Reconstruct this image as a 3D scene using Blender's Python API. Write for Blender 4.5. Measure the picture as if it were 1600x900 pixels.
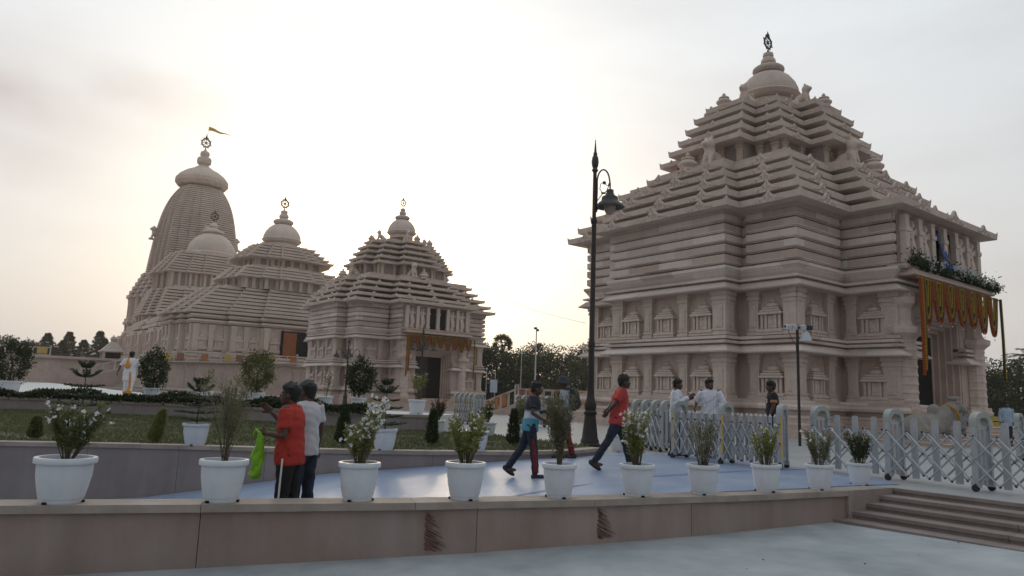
import bpy, bmesh, math, random
import numpy as np
from mathutils import Vector, Matrix
for o in list(bpy.data.objects): bpy.data.objects.remove(o)
R = math.radians
S = bpy.context.scene
C = S.collection

# ------------------------------------------------------------------ camera
cam_d = bpy.data.cameras.new('camera'); cam = bpy.data.objects.new('camera', cam_d); C.objects.link(cam)
cam.matrix_world = Matrix.Translation((0, 0, 1.3)) @ Matrix.Rotation(R(90 + 8.465), 4, 'X') @ Matrix.Rotation(R(2.08), 4, 'Z')
cam_d.sensor_width = 36; cam_d.lens = 25.02; cam_d.clip_start = .1; cam_d.clip_end = 6000
S.camera = cam

# ------------------------------------------------------------------ light
SUN_AZ, SUN_EL = R(-9.5), R(11.0)           # azimuth from +Y towards +X
sun_dir = Vector((math.sin(SUN_AZ) * math.cos(SUN_EL), math.cos(SUN_AZ) * math.cos(SUN_EL), math.sin(SUN_EL)))
W = bpy.data.worlds.new('World'); S.world = W; W.use_nodes = True
nt = W.node_tree; nt.nodes.clear()
def wn(t, **k):
    n = nt.nodes.new(t)
    for a, b in k.items(): setattr(n, a, b)
    return n
def wmath(op, a, b=None, clamp=False):
    n = wn('ShaderNodeMath', operation=op, use_clamp=clamp)
    for i, q in enumerate((a, b)):
        if q is None: continue
        if isinstance(q, (int, float)): n.inputs[i].default_value = q
        else: nt.links.new(q, n.inputs[i])
    return n.outputs[0]
def wmix(f, a, b, t='MIX'):
    n = wn('ShaderNodeMix', data_type='RGBA', blend_type=t)
    for i, q in ((0, f), (6, a), (7, b)):
        if isinstance(q, (int, float)): n.inputs[i].default_value = q
        elif isinstance(q, tuple): n.inputs[i].default_value = (*q, 1)
        else: nt.links.new(q, n.inputs[i])
    return n.outputs[2]
sky = wn('ShaderNodeTexSky', sky_type='NISHITA', sun_disc=False, sun_elevation=SUN_EL, sun_rotation=SUN_AZ,
         air_density=1.0, dust_density=6.0, ozone_density=1.0)
tc = wn('ShaderNodeTexCoord')
nrm = wn('ShaderNodeVectorMath', operation='NORMALIZE'); nt.links.new(tc.outputs['Generated'], nrm.inputs[0])
sep = wn('ShaderNodeSeparateXYZ'); nt.links.new(nrm.outputs[0], sep.inputs[0])
dot = wn('ShaderNodeVectorMath', operation='DOT_PRODUCT'); nt.links.new(nrm.outputs[0], dot.inputs[0]); dot.inputs[1].default_value = sun_dir
up = wmath('MAXIMUM', sep.outputs[2], 0.0)
t_el = wmath('POWER', up, 0.68, True)
HAZE_LOW, HAZE_HIGH = (.50, .465, .44), (.80, .885, .955)
col = wmix(t_el, HAZE_LOW, HAZE_HIGH)                      # hazy evening veil
# broad thin cloud
mp = wn('ShaderNodeMapping'); nt.links.new(nrm.outputs[0], mp.inputs[0]); mp.inputs['Scale'].default_value = (1.6, 1.6, 5.5); mp.inputs['Location'].default_value = (.95, .2, .42)
cn = wn('ShaderNodeTexNoise'); cn.inputs['Scale'].default_value = 2.1; cn.inputs['Detail'].default_value = 5; cn.inputs['Roughness'].default_value = .52
nt.links.new(mp.outputs[0], cn.inputs['Vector'])
cr = wn('ShaderNodeMapRange', interpolation_type='SMOOTHSTEP'); cr.inputs[1].default_value = .38; cr.inputs[2].default_value = .72; nt.links.new(cn.outputs[0], cr.inputs[0])
col = wmix(wmath('MULTIPLY', cr.outputs[0], .26), col, (.46, .44, .44))
# one broken bank of evening cloud low in the west, left of the sun
def bank(az, el, w):
    c = wn('ShaderNodeVectorMath', operation='SUBTRACT'); nt.links.new(nrm.outputs[0], c.inputs[0]); c.inputs[1].default_value = (math.sin(R(az))*math.cos(R(el)), math.cos(R(az))*math.cos(R(el)), math.sin(R(el)))
    s_ = wn('ShaderNodeVectorMath', operation='MULTIPLY'); nt.links.new(c.outputs[0], s_.inputs[0]); s_.inputs[1].default_value = (1/w, 1/w, 3.2/w)
    l_ = wn('ShaderNodeVectorMath', operation='LENGTH'); nt.links.new(s_.outputs[0], l_.inputs[0]); return wmath('SUBTRACT', 1.0, l_.outputs['Value'], True)
bk_ = wmath('MAXIMUM', wmath('MAXIMUM', bank(-37,18.5,.20), bank(-29.5,20.0,.13)), bank(-40,14.5,.16))
cn2 = wn('ShaderNodeTexNoise'); cn2.inputs['Scale'].default_value = 9.0; cn2.inputs['Detail'].default_value = 4; nt.links.new(nrm.outputs[0], cn2.inputs['Vector'])
bk_ = wmath('MULTIPLY', bk_, wmath('MULTIPLY', cn2.outputs[0], 2.0))
col = wmix(wmath('MULTIPLY', bk_, .75, True), col, (.44, .41, .42))
# the half of the sky away from the low sun is dimmer
dim = wmath('ADD', wmath('MULTIPLY', dot.outputs['Value'], .27), .76)
vs_ = wn('ShaderNodeVectorMath', operation='SCALE'); nt.links.new(col, vs_.inputs[0]); nt.links.new(dim, vs_.inputs['Scale']); col = vs_.outputs[0]
# aureole of the sun behind the haze
d0 = wmath('MAXIMUM', dot.outputs['Value'], 0.0)
def lobe(p, amt, c):
    return wmix(1.0, (0, 0, 0), wmix(wmath('MULTIPLY', wmath('POWER', d0, p), amt), (0, 0, 0), c), 'ADD')
def addc(a, b): return wmix(1.0, a, b, 'ADD')
def scl(f, c):
    n = wn('ShaderNodeVectorMath', operation='SCALE'); n.inputs[0].default_value = c; nt.links.new(f, n.inputs['Scale']); return n.outputs[0]
col = addc(col, scl(wmath('POWER', d0, 7.0), (.07, .06, .045)))
col = addc(col, scl(wmath('POWER', d0, 34.0), (.36, .295, .21)))
col = addc(col, scl(wmath('POWER', d0, 160.0), (.9, .62, .30)))
nis = wn('ShaderNodeVectorMath', operation='SCALE'); nt.links.new(sky.outputs[0], nis.inputs[0]); nis.inputs['Scale'].default_value = .012
col = addc(col, nis.outputs[0])
bg = wn('ShaderNodeBackground'); bg.inputs['Strength'].default_value = 1.0; nt.links.new(col, bg.inputs[0])
wo = wn('ShaderNodeOutputWorld'); nt.links.new(bg.outputs[0], wo.inputs[0])

sl = bpy.data.lights.new('sun', 'SUN'); so = bpy.data.objects.new('sun', sl); C.objects.link(so)
sl.energy = 1.2; sl.angle = R(12); sl.color = (1, .80, .58)
so.rotation_euler = (-sun_dir).to_track_quat('-Z', 'Y').to_euler()
S.view_settings.view_transform = 'Standard'; S.view_settings.look = 'None'; S.view_settings.gamma = 1; S.view_settings.exposure = 0.15
S.view_settings.use_curve_mapping = False
S.render.engine = 'CYCLES'
S.cycles.max_bounces = 5; S.cycles.diffuse_bounces = 3; S.cycles.glossy_bounces = 2; S.cycles.transmission_bounces = 3; S.cycles.transparent_max_bounces = 8

# ------------------------------------------------------------------ materials
MATS = {}
def mat(name, base, rough=.75, var=.12, nscale=3., bump=.0, bscale=30., second=None, metallic=0., spec=.4, streak=0., block=None, emit=None, sfreq=3.5, detail=3, transl=0., obrand=0.):
    """procedural principled material; second = other tint, block = (len, height) of stone blocks with slight tint differences"""
    m = bpy.data.materials.new(name); m.use_nodes = True; t = m.node_tree; N = t.nodes; L = t.links
    p = N['Principled BSDF']; p.inputs['Roughness'].default_value = rough; p.inputs['Metallic'].default_value = metallic
    p.inputs['Specular IOR Level'].default_value = spec
    co = N.new('ShaderNodeTexCoord'); vec = co.outputs['Object']
    nz = N.new('ShaderNodeTexNoise'); nz.inputs['Scale'].default_value = nscale; nz.inputs['Detail'].default_value = detail; nz.inputs['Roughness'].default_value = .6
    L.new(vec, nz.inputs['Vector'])
    ramp = N.new('ShaderNodeMapRange'); ramp.inputs[1].default_value = .3; ramp.inputs[2].default_value = .7; L.new(nz.outputs[0], ramp.inputs[0])
    b2 = second if second else tuple(c * (1 - 2 * var) for c in base)
    mx = N.new('ShaderNodeMix'); mx.data_type = 'RGBA'; mx.inputs[6].default_value = (*base, 1); mx.inputs[7].default_value = (*b2, 1)
    L.new(ramp.outputs[0], mx.inputs[0]); out = mx.outputs[2]
    def mul(c, fac_out, lo, hi):
        r = N.new('ShaderNodeMapRange'); r.inputs[3].default_value = lo; r.inputs[4].default_value = hi; L.new(fac_out, r.inputs[0])
        v = N.new('ShaderNodeVectorMath'); v.operation = 'SCALE'; L.new(c, v.inputs[0]); L.new(r.outputs[0], v.inputs['Scale']); return v.outputs[0]
    if block:
        sx = N.new('ShaderNodeSeparateXYZ'); L.new(vec, sx.inputs[0])
        ad = N.new('ShaderNodeMath'); ad.operation = 'ADD'; L.new(sx.outputs[0], ad.inputs[0]); L.new(sx.outputs[1], ad.inputs[1])
        cb = N.new('ShaderNodeCombineXYZ'); L.new(ad.outputs[0], cb.inputs[0]); L.new(sx.outputs[2], cb.inputs[1])
        bk = N.new('ShaderNodeTexBrick'); L.new(cb.outputs[0], bk.inputs['Vector']); bk.inputs['Scale'].default_value = 1
        bk.inputs['Brick Width'].default_value = block[0]; bk.inputs['Row Height'].default_value = block[1]; bk.inputs['Mortar Size'].default_value = .004
        bk.inputs['Color1'].default_value = (.76, .71, .69, 1); bk.inputs['Color2'].default_value = (1.16, 1.19, 1.25, 1); bk.inputs['Mortar'].default_value = (.6, .57, .55, 1)
        bm_ = N.new('ShaderNodeMix'); bm_.data_type = 'RGBA'; bm_.blend_type = 'MULTIPLY'; bm_.inputs[0].default_value = 1
        L.new(out, bm_.inputs[6]); L.new(bk.outputs[0], bm_.inputs[7]); out = bm_.outputs[2]
    if streak:
        mp = N.new('ShaderNodeMapping'); mp.inputs['Scale'].default_value = (sfreq, sfreq, .1*sfreq); L.new(vec, mp.inputs[0])
        n2 = N.new('ShaderNodeTexNoise'); n2.inputs['Scale'].default_value = 1.6; n2.inputs['Detail'].default_value = 3; n2.inputs['Roughness'].default_value = .65; L.new(mp.outputs[0], n2.inputs['Vector'])
        out = mul(out, n2.outputs[0], 1 - streak, 1 + streak)
    if obrand:
        oi = N.new('ShaderNodeObjectInfo'); out = mul(out, oi.outputs['Random'], 1 - obrand, 1 + obrand)
    L.new(out, p.inputs['Base Color'])
    if bump:
        n3 = N.new('ShaderNodeTexNoise'); n3.inputs['Scale'].default_value = bscale; n3.inputs['Detail'].default_value = 2; L.new(vec, n3.inputs['Vector'])
        bp = N.new('ShaderNodeBump'); bp.inputs['Strength'].default_value = bump; bp.inputs['Distance'].default_value = .02; L.new(n3.outputs[0], bp.inputs['Height']); L.new(bp.outputs[0], p.inputs['Normal'])
    if emit:
        p.inputs['Emission Color'].default_value = (*emit[0], 1); p.inputs['Emission Strength'].default_value = emit[1]
    if transl:
        tr = N.new('ShaderNodeBsdfTranslucent'); L.new(out, tr.inputs['Color']); ms = N.new('ShaderNodeMixShader'); ms.inputs[0].default_value = transl
        L.new(p.outputs[0], ms.inputs[1]); L.new(tr.outputs[0], ms.inputs[2]); L.new(ms.outputs[0], N['Material Output'].inputs['Surface'])
    MATS[name] = m; return m
STONE = (.575, .472, .41)
mat('stone', STONE, .85, .10, .9, .25, 22, second=(.50, .44, .395), block=(1.9, .45), streak=.13, obrand=.05, spec=.25)
mat('stone_plain', (.515, .405, .355), .85, .10, 1.2, .3, 25, streak=.14, spec=.25)
mat('stone_roof', (.565, .468, .41), .85, .12, 1.1, .25, 20, second=(.46, .39, .345), streak=.16, obrand=.07, spec=.25)
mat('stone_carved', (.595, .488, .43), .85, .10, 5., .3, 30, spec=.25, obrand=.04)
mat('stone_far', (.595, .495, .435), .85, .12, .35, .2, 8, second=(.48, .405, .36), streak=.12, obrand=.05, spec=.2)
mat('stone_recess_shade', (.34, .28, .255), .9, .12, 1.5, .2, 20, spec=.2)  # darker copy of the stone: shade of set-back walls put into the colour
mat('bronze', (.06, .062, .06), .5, .15, 6, metallic=.6)
mat('inside_shade', (.010, .009, .009), .9, .2, 2)  # near-black: the shade inside openings and holes is painted as colour
mat('door_leaf', (.04, .033, .03), .7, .15, 3)
mat('red_curtain', (.30, .10, .04), .8, .2, 2)

# ------------------------------------------------------------------ mesh helpers
class MB:
    """collects shapes; build() makes ONE mesh object"""
    def __init__(s): s.v = []; s.f = []
    def add(s, vs, fs):
        o = len(s.v); s.v += [tuple(q) for q in vs]; s.f += [tuple(i + o for i in f) for f in fs]; return s
    def box(s, x0, x1, y0, y1, z0, z1):
        return s.add([(x0,y0,z0),(x1,y0,z0),(x1,y1,z0),(x0,y1,z0),(x0,y0,z1),(x1,y0,z1),(x1,y1,z1),(x0,y1,z1)],
                     [(0,3,2,1),(4,5,6,7),(0,1,5,4),(1,2,6,5),(2,3,7,6),(3,0,4,7)])
    def cbox(s, c, d, m=None):
        n = len(s.v); s.box(-d[0]/2, d[0]/2, -d[1]/2, d[1]/2, -d[2]/2, d[2]/2)
        M = Matrix.Translation(c) @ (m.to_4x4() if m else Matrix.Identity(4))
        for i in range(n, len(s.v)): s.v[i] = tuple(M @ Vector(s.v[i]))
        return s
    def lathe(s, prof, n=16, c=(0,0,0), ang=2*math.pi, a0=0, sx=1, sy=1):
        full = ang > 6.28; k = n if full else n + 1; vs = []
        for r, z in prof:
            for i in range(k):
                a = a0 + ang * i / n; vs.append((c[0] + sx*r*math.cos(a), c[1] + sy*r*math.sin(a), c[2] + z))
        fs = []
        for j in range(len(prof) - 1):
            for i in range(n):
                i2 = (i + 1) % k; fs.append((j*k+i, j*k+i2, (j+1)*k+i2, (j+1)*k+i))
        if full:
            fs.append(tuple(reversed(range(k)))); fs.append(tuple((len(prof)-1)*k + i for i in range(k)))
        return s.add(vs, fs)
    def tube(s, pts, r, n=8, cap=True):
        pts = [Vector(p) for p in pts]; rs = r if isinstance(r, (list, tuple)) else [r]*len(pts); vs = []; last = None
        for i, p in enumerate(pts):
            t = (pts[min(i+1, len(pts)-1)] - pts[max(i-1, 0)]).normalized()
            if last is None: a = t.orthogonal().normalized()
            else:
                a = last - t * last.dot(t)
                a = a.normalized() if a.length > 1e-5 else t.orthogonal().normalized()
            last = a; b = t.cross(a)
            for k in range(n):
                q = 2*math.pi*k/n; vs.append(p + (a*math.cos(q) + b*math.sin(q))*rs[i])
        fs = [(i*n+k, i*n+(k+1)%n, (i+1)*n+(k+1)%n, (i+1)*n+k) for i in range(len(pts)-1) for k in range(n)]
        if cap: fs += [tuple(reversed(range(n))), tuple((len(pts)-1)*n + k for k in range(n))]
        return s.add(vs, fs)
    def ball(s, c, r, m=None, nu=12, nv=8):
        rr = r if isinstance(r, (list, tuple)) else (r, r, r); vs = [Vector((0,0,-1))]; M = m if m else Matrix.Identity(3)
        for j in range(1, nv):
            th = math.pi*j/nv - math.pi/2
            for i in range(nu): a = 2*math.pi*i/nu; vs.append(Vector((math.cos(th)*math.cos(a), math.cos(th)*math.sin(a), math.sin(th))))
        vs.append(Vector((0,0,1)))
        vs = [M @ Vector((q.x*rr[0], q.y*rr[1], q.z*rr[2])) + Vector(c) for q in vs]
        fs = [(0, 1+(i+1)%nu, 1+i) for i in range(nu)]
        for j in range(nv-2):
            for i in range(nu): a = 1+j*nu+i; b = 1+j*nu+(i+1)%nu; fs.append((a, b, b+nu, a+nu))
        e = len(vs)-1; fs += [(e, 1+(nv-2)*nu+i, 1+(nv-2)*nu+(i+1)%nu) for i in range(nu)]
        return s.add(vs, fs)
    def loft(s, rings, n=20):
        """closed skin through rings (centre, forward axis, side axis); axes are scaled vectors"""
        vs = []
        for c, a, b in rings:
            for i in range(n): t = 2*math.pi*i/n; vs.append(c + a*math.cos(t) + b*math.sin(t))
        k = len(rings)
        return s.add(vs, [(j*n+i, j*n+(i+1)%n, (j+1)*n+(i+1)%n, (j+1)*n+i) for j in range(k-1) for i in range(n)] + [tuple(reversed(range(n))), tuple((k-1)*n+i for i in range(n))])
    def extrude(s, pts2, y0, y1):
        """2D outline in x,z extruded from y0 to y1 (outline ccw seen from -y)"""
        n = len(pts2); vs = [(x, y0, z) for x, z in pts2] + [(x, y1, z) for x, z in pts2]
        fs = [tuple(range(n)), tuple(reversed(range(n, 2*n)))] + [(i, i+n, (i+1)%n+n, (i+1)%n) for i in range(n)]
        return s.add(vs, fs)
    def ring(s, poly, prof, cap_top=False, cap_bot=False, sc=None):
        """sweep an (offset, z) profile round a rectilinear ccw outline"""
        n = len(poly); vs = []
        for k, (d, z) in enumerate(prof):
            q = offs(poly, d)
            vs += [(x, y, z) for x, y in q]
        fs = [(k*n+i, k*n+(i+1)%n, (k+1)*n+(i+1)%n, (k+1)*n+i) for k in range(len(prof)-1) for i in range(n)]
        if cap_top: fs.append(tuple((len(prof)-1)*n+i for i in range(n)))
        if cap_bot: fs.append(tuple(reversed(range(n))))
        return s.add(vs, fs)
    def mesh(s, name, smooth=False):
        me = bpy.data.meshes.new(name); me.from_pydata(s.v, [], s.f); me.validate(); me.update()
        if smooth: me.polygons.foreach_set('use_smooth', [True]*len(me.polygons))
        return me
    def build(s, name, m, parent=None, smooth=False, loc=None, rotz=None):
        return link(name, s.mesh(name, smooth), m, parent, loc, rotz)
def link(name, me, m, parent=None, loc=None, rotz=None, scale=None):
    o = bpy.data.objects.new(name, me); C.objects.link(o)
    if m is not None and not len(me.materials): me.materials.append(MATS[m] if isinstance(m, str) else m)
    if parent: o.parent = parent
    if loc is not None: o.location = loc
    if rotz is not None: o.rotation_euler = (0, 0, rotz)
    if scale is not None: o.scale = scale if isinstance(scale, (tuple, list)) else (scale,)*3
    return o
def smooth_by_angle(me, ang=40):
    me.polygons.foreach_set('use_smooth', [True]*len(me.polygons))
    me.set_sharp_from_angle(angle=R(ang))
def tag(o, label, cat, group=None, kind=None):
    if label: o['label'] = label
    if cat: o['category'] = cat
    if group: o['group'] = group
    if kind: o['kind'] = kind
    return o
def thing(name, label, cat, loc=(0,0,0), rotz=0, group=None):
    o = bpy.data.objects.new(name, None); C.objects.link(o); o.empty_display_size = .2
    o.location = loc; o.rotation_euler = (0, 0, rotz); return tag(o, label, cat, group)
def struct(o): o['kind'] = 'structure'; return o
def copy_tree(o, parent=None):
    c = o.copy(); C.objects.link(c); c.parent = parent
    for ch in list(o.children): copy_tree(ch, c)
    return c
def area(p): return sum(p[i][0]*p[(i+1)%len(p)][1] - p[(i+1)%len(p)][0]*p[i][1] for i in range(len(p)))
def offs(poly, d):
    if not d: return list(poly)
    n = len(poly); out = []
    for i in range(n):
        a, b, c = poly[i-1], poly[i], poly[(i+1)%n]
        e1 = Vector((b[0]-a[0], b[1]-a[1])).normalized(); e2 = Vector((c[0]-b[0], c[1]-b[1])).normalized()
        out.append((b[0] + d*(e1.y + e2.y), b[1] - d*(e1.x + e2.x)))
    return out
def ratha(a, b, fy, fx, fyb=None, fxb=None):
    """stepped temple plan: half sizes a (x), b (y); fy/fx = [(half width, projection)] of the faces towards -y and -x"""
    fyb = fyb or fy; fxb = fxb or fx; P = []
    def side(half, steps, f):
        off = 0; P.append(f(-half, 0))
        for h, p in steps: P.append(f(-h, off)); P.append(f(-h, p)); off = p
        for k in range(len(steps)-1, -1, -1):
            h = steps[k][0]; q = steps[k-1][1] if k else 0
            P.append(f(h, steps[k][1])); P.append(f(h, q))
    side(a, fy, lambda t, p: (t, -b - p)); side(b, fxb, lambda t, p: (a + p, t))
    side(a, fyb, lambda t, p: (-t, b + p)); side(b, fx, lambda t, p: (-a - p, -t))
    return P
def scaled(poly, s): return [(x*s, y*s) for x, y in poly]
def remesh(mb, voxel, smooth_it=4, name='m'):
    """fuse overlapping closed shapes into one continuous surface"""
    me = mb.mesh(name); o = bpy.data.objects.new('tmp', me); C.objects.link(o)
    md = o.modifiers.new('r', 'REMESH'); md.mode = 'VOXEL'; md.voxel_size = voxel
    if smooth_it: m2 = o.modifiers.new('s', 'SMOOTH'); m2.factor = .5; m2.iterations = smooth_it
    dg = bpy.context.evaluated_depsgraph_get(); out = bpy.data.meshes.new_from_object(o.evaluated_get(dg))
    bpy.data.objects.remove(o); bpy.data.meshes.remove(me); out.name = name
    out.polygons.foreach_set('use_smooth', [True]*len(out.polygons)); return out
AX = R(36.92)                                # the temples share one set of axes
def rotm(ax, a): return Matrix.Rotation(R(a), 3, ax)
# ------------------------------------------------------------------ carved pieces shared by the temples
def wheel_mesh():
    m = MB(); n = 32
    def tor(r, rr, y=0):
        m.tube([(r*math.cos(2*math.pi*i/n), y, r*math.sin(2*math.pi*i/n)) for i in range(n+1)], rr, 6, False)
    tor(.46, .06); tor(.36, .025); m.tube([(0,-.06,0),(0,.06,0)], .12, 10)
    for i in range(8):
        a = 2*math.pi*i/8; m.tube([(.1*math.cos(a),0,.1*math.sin(a)),(.45*math.cos(a),0,.45*math.sin(a))], .03, 6)
        a += math.pi/8 if i % 2 else math.pi/8
        if abs(math.sin(a) - 1) > .02:
            c, s_ = math.cos(a), math.sin(a)
            m.tube([(.48*c,0,.48*s_),(.56*c - .05*s_,0,.56*s_ + .05*c),(.67*c,0,.67*s_)], [.07,.055,.005], 6)
    m.lathe([(.06,.46),(.14,.55),(.1,.68),(.03,.86),(.0,1.0)], 8)
    m.lathe([(.10,-.75),(.05,-.6),(.05,-.45)], 8)
    return m.mesh('wheel')
def kalash_mesh():
    return MB().lathe([(.30,0),(.42,.06),(.42,.12),(.36,.2),(.50,.36),(.50,.44),(.34,.56),(.30,.62),(.36,.66),(.33,.72),(.12,.76),(.08,.84),(.13,.9),(.06,1.0),(.0,1.06)], 14).mesh('pot_finial')
def lion_mesh():
    m = MB()
    m.ball((0,.28,.42),(.26,.5,.30),rotm('X',-28)); m.ball((0,-.12,.62),(.25,.26,.38)); m.ball((0,-.2,1.0),(.29,.28,.30)); m.ball((0,-.40,1.0),(.17,.2,.15))
    for s in (-1,1):
        m.tube([(.15*s,-.2,.6),(.16*s,-.3,.3),(.16*s,-.34,.06)],[.12,.1,.09],8); m.ball((.16*s,-.42,.06),(.1,.16,.07))
        m.ball((.24*s,.45,.22),(.13,.3,.22)); m.ball((.26*s,.2,.07),(.1,.22,.07)); m.ball((.17*s,-.2,1.28),(.07,.06,.1))
    m.tube([(0,.7,.15),(0,.9,.3),(0,.9,.7),(0,.75,.95)],[.06,.05,.05,.09],8)
    m.box(-.34,.34,-.6,.8,-.08,.04)
    return remesh(m, .045, 2, 'lion')
def acro_mesh():
    """carved leaf gable standing on a roof tier; faces -y, about 1.1 wide"""
    m = MB()
    o = [(-.62,0),(.62,0),(.62,.14),(.52,.2),(.44,.16),(.40,.26),(.30,.34),(.24,.30),(.20,.42),(.10,.52),(.05,.60),(0,.68),(-.05,.60),(-.10,.52),(-.20,.42),(-.24,.30),(-.30,.34),(-.40,.26),(-.44,.16),(-.52,.2),(-.62,.14)]
    o = [(x*1.25, z*.86) for x, z in o]; m.extrude(o, -.05, .08)
    def curl(cx, cz, r, a0, a1, t=.026):
        k = 9; m.tube([(1.25*cx+r*(1-.06*i)*math.cos(a0+(a1-a0)*i/k), -.065, cz*.86+r*.95*(1-.06*i)*math.sin(a0+(a1-a0)*i/k)) for i in range(k+1)], t, 5)
    for s in (-1, 1):
        if s == 1: curl(.13,.27,.10,math.pi*.9,-math.pi*.9); curl(.36,.12,.09,math.pi,-math.pi*.7); curl(.55,.08,.06,math.pi,-math.pi*.6,.02)
        else: curl(-.13,.27,.10,math.pi*.1,math.pi*1.9); curl(-.36,.12,.09,0,math.pi*1.7); curl(-.55,.08,.06,0,math.pi*1.6,.02)
    m.tube([(0,-.07,.04),(0,-.07,.5)], .03, 5)
    return m.mesh('carved_gable')
def niche_mesh(w=1.15, h=1.72):
    """little shrine in relief on a wall; faces -y, stands on z=0, back at y=0"""
    m = MB(); k = h/1.72; q = w/1.15
    for x, d, z0, z1 in ((.60,.34,0,.08),(.54,.29,.08,.12),(.60,.33,.12,.20),(.53,.27,.20,.26)): m.box(-x*q, x*q, -d, 0, z0*k, z1*k)
    m.box(-.44*q, .44*q, -.13, 0, .26*k, .84*k)
    for x in (-.41,-.22,.22,.41):
        xx = x*q; m.box(xx-.05*q, xx+.05*q, -.22, -.13, .26*k, .84*k); m.box(xx-.065*q, xx+.065*q, -.235, -.13, .29*k, .34*k); m.box(xx-.065*q, xx+.065*q, -.235, -.13, .74*k, .80*k)
    m.box(-.145*q, .145*q, -.17, -.13, .30*k, .80*k)
    m.ball((0,-.17,.52*k), (.05*q,.035,.13*k), None, 8, 6); m.ball((0,-.18,.69*k), (.035*q,.035,.045*k), None, 8, 6); m.ball((-.06*q,-.17,.44*k), (.03,.03,.07), None, 6, 4); m.ball((.06*q,-.17,.48*k), (.03,.03,.07), None, 6, 4)
    z = .84
    for x, d, hh in ((.56,.32,.115),(.47,.28,.105),(.38,.24,.10)):       # rolled roof courses
        pr = [(x-.05,d-.03,0),(x,d,.02),(x+.012,d+.008,.055),(x-.01,d-.005,.085),(x-.06,d-.04,hh)]
        vs = [];
        for a, b, c in pr: vs += [(-a*q,0,(z+c)*k),(-a*q,-b,(z+c)*k),(a*q,-b,(z+c)*k),(a*q,0,(z+c)*k)]
        m.add(vs, [(r*4+t_, r*4+t_+1, r*4+t_+5, r*4+t_+4) for r in range(4) for t_ in range(3)] + [(0,3,2,1),(16,17,18,19)]); z += hh
    m.lathe([(a*q, (z+b)*k) for a, b in ((.27,0),(.32,.03),(.33,.08),(.28,.15),(.18,.20),(.11,.22),(.17,.25),(.16,.29),(.06,.31),(.09,.36),(.035,.42),(0,.48))], 14, sy=.66)
    return m.mesh('shrine_niche')
def figure_mesh():
    """standing carved figure, 1 m tall, in a sway"""
    m = MB(); m.ball((.02,-.06,.92),(.07,.07,.085)); m.ball((.02,-.05,1.0),(.05,.05,.05)); m.ball((.0,-.05,.72),(.12,.07,.13)); m.ball((-.03,-.05,.55),(.12,.08,.11))
    m.tube([(.0,-.05,.9),(.0,-.05,.8)],.04,8)
    m.tube([(-.08,-.05,.52),(-.06,-.09,.28),(-.08,-.05,.03)],[.08,.06,.045],8); m.tube([(.04,-.05,.5),(.09,-.09,.28),(.03,-.05,.03)],[.08,.06,.045],8)
    m.tube([(-.12,-.05,.8),(-.2,-.08,.65),(-.1,-.12,.56)],[.04,.035,.03],8); m.tube([(.12,-.05,.8),(.19,-.08,.68),(.12,-.1,.86)],[.04,.035,.03],8)
    m.box(-.15,.15,-.1,.02,-.02,.04); m.box(-.13,.13,-.02,.03,0,1.0)
    return remesh(m, .022, 2, 'carved_figure')
WHEEL, KALASH, LION, ACRO, NICHE, FIGURE = wheel_mesh(), kalash_mesh(), lion_mesh(), acro_mesh(), niche_mesh(), figure_mesh()
def pilaster_mesh(w, d, h):
    m = MB(); a = w/2
    for x, y, z0, z1 in ((a+.05,d+.05,0,.12),(a,d,.12,.2),(a+.03,d+.03,.2,.26),(a-.03,d-.02,.26,h*.70),(a,d,h*.70,h*.74),(a-.02,d-.02,h*.74,h*.79),(a+.03,d+.03,h*.79,h*.86),(a,d,h*.86,h*.90),(a+.06,d+.05,h*.90,h)):
        m.box(-x, x, -y, 0, z0, z1)
    m.box(-a*.5, a*.5, -d-.012, -d+.05, .34, h*.66)           # carved strip, slightly proud
    k = max(3, int(h/.2))
    for i in range(k):
        z = .36 + (h*.66-.38)*i/k; m.box(-a*.3, a*.3, -d-.022, -d, z, z+(h*.66-.38)/k*.6)
    return m.mesh('pilaster')
def tier(mb, poly, z, fas=.30, depth=.75, rise=.16, tip=.16, soff=.10):
    """one overhanging roof tier with upturned horns at its convex corners"""
    mb.ring(poly, [(-depth, z-soff), (-.10, z-.005), (-.10, z), (0, z), (.03, z+fas), (-.08, z+fas+.02), (-depth, z+fas+rise)])
    q = offs(poly, .03); n = len(q)
    for i in range(n):
        a, b_, c = q[i-1], q[i], q[(i+1)%n]
        e1 = Vector((b_[0]-a[0], b_[1]-a[1])); e2 = Vector((c[0]-b_[0], c[1]-b_[1])); l1, l2 = e1.length, e2.length; e1.normalize(); e2.normalize()
        if e1.x*e2.y - e1.y*e2.x <= 0: continue              # concave corner
        L1, L2 = min(.26, l1*.4), min(.26, l2*.4); t = z+fas; B = Vector(b_)
        p1, p2 = B - e1*L1, B + e2*L2; inn = B - e1*.1 + e2*.1
        p1m, p2m = B - e1*L1*.3, B + e2*L2*.3
        mb.add([(B.x,B.y,t-.02),(p1.x,p1.y,t-.02),(p2.x,p2.y,t-.02),(B.x,B.y,t+tip),(p1m.x,p1m.y,t+tip*.32),(p2m.x,p2m.y,t+tip*.32),(inn.x,inn.y,t-.02)],
               [(0,3,4,1),(0,2,5,3),(3,5,6),(3,6,4),(4,6,1),(5,2,6)])

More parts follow.
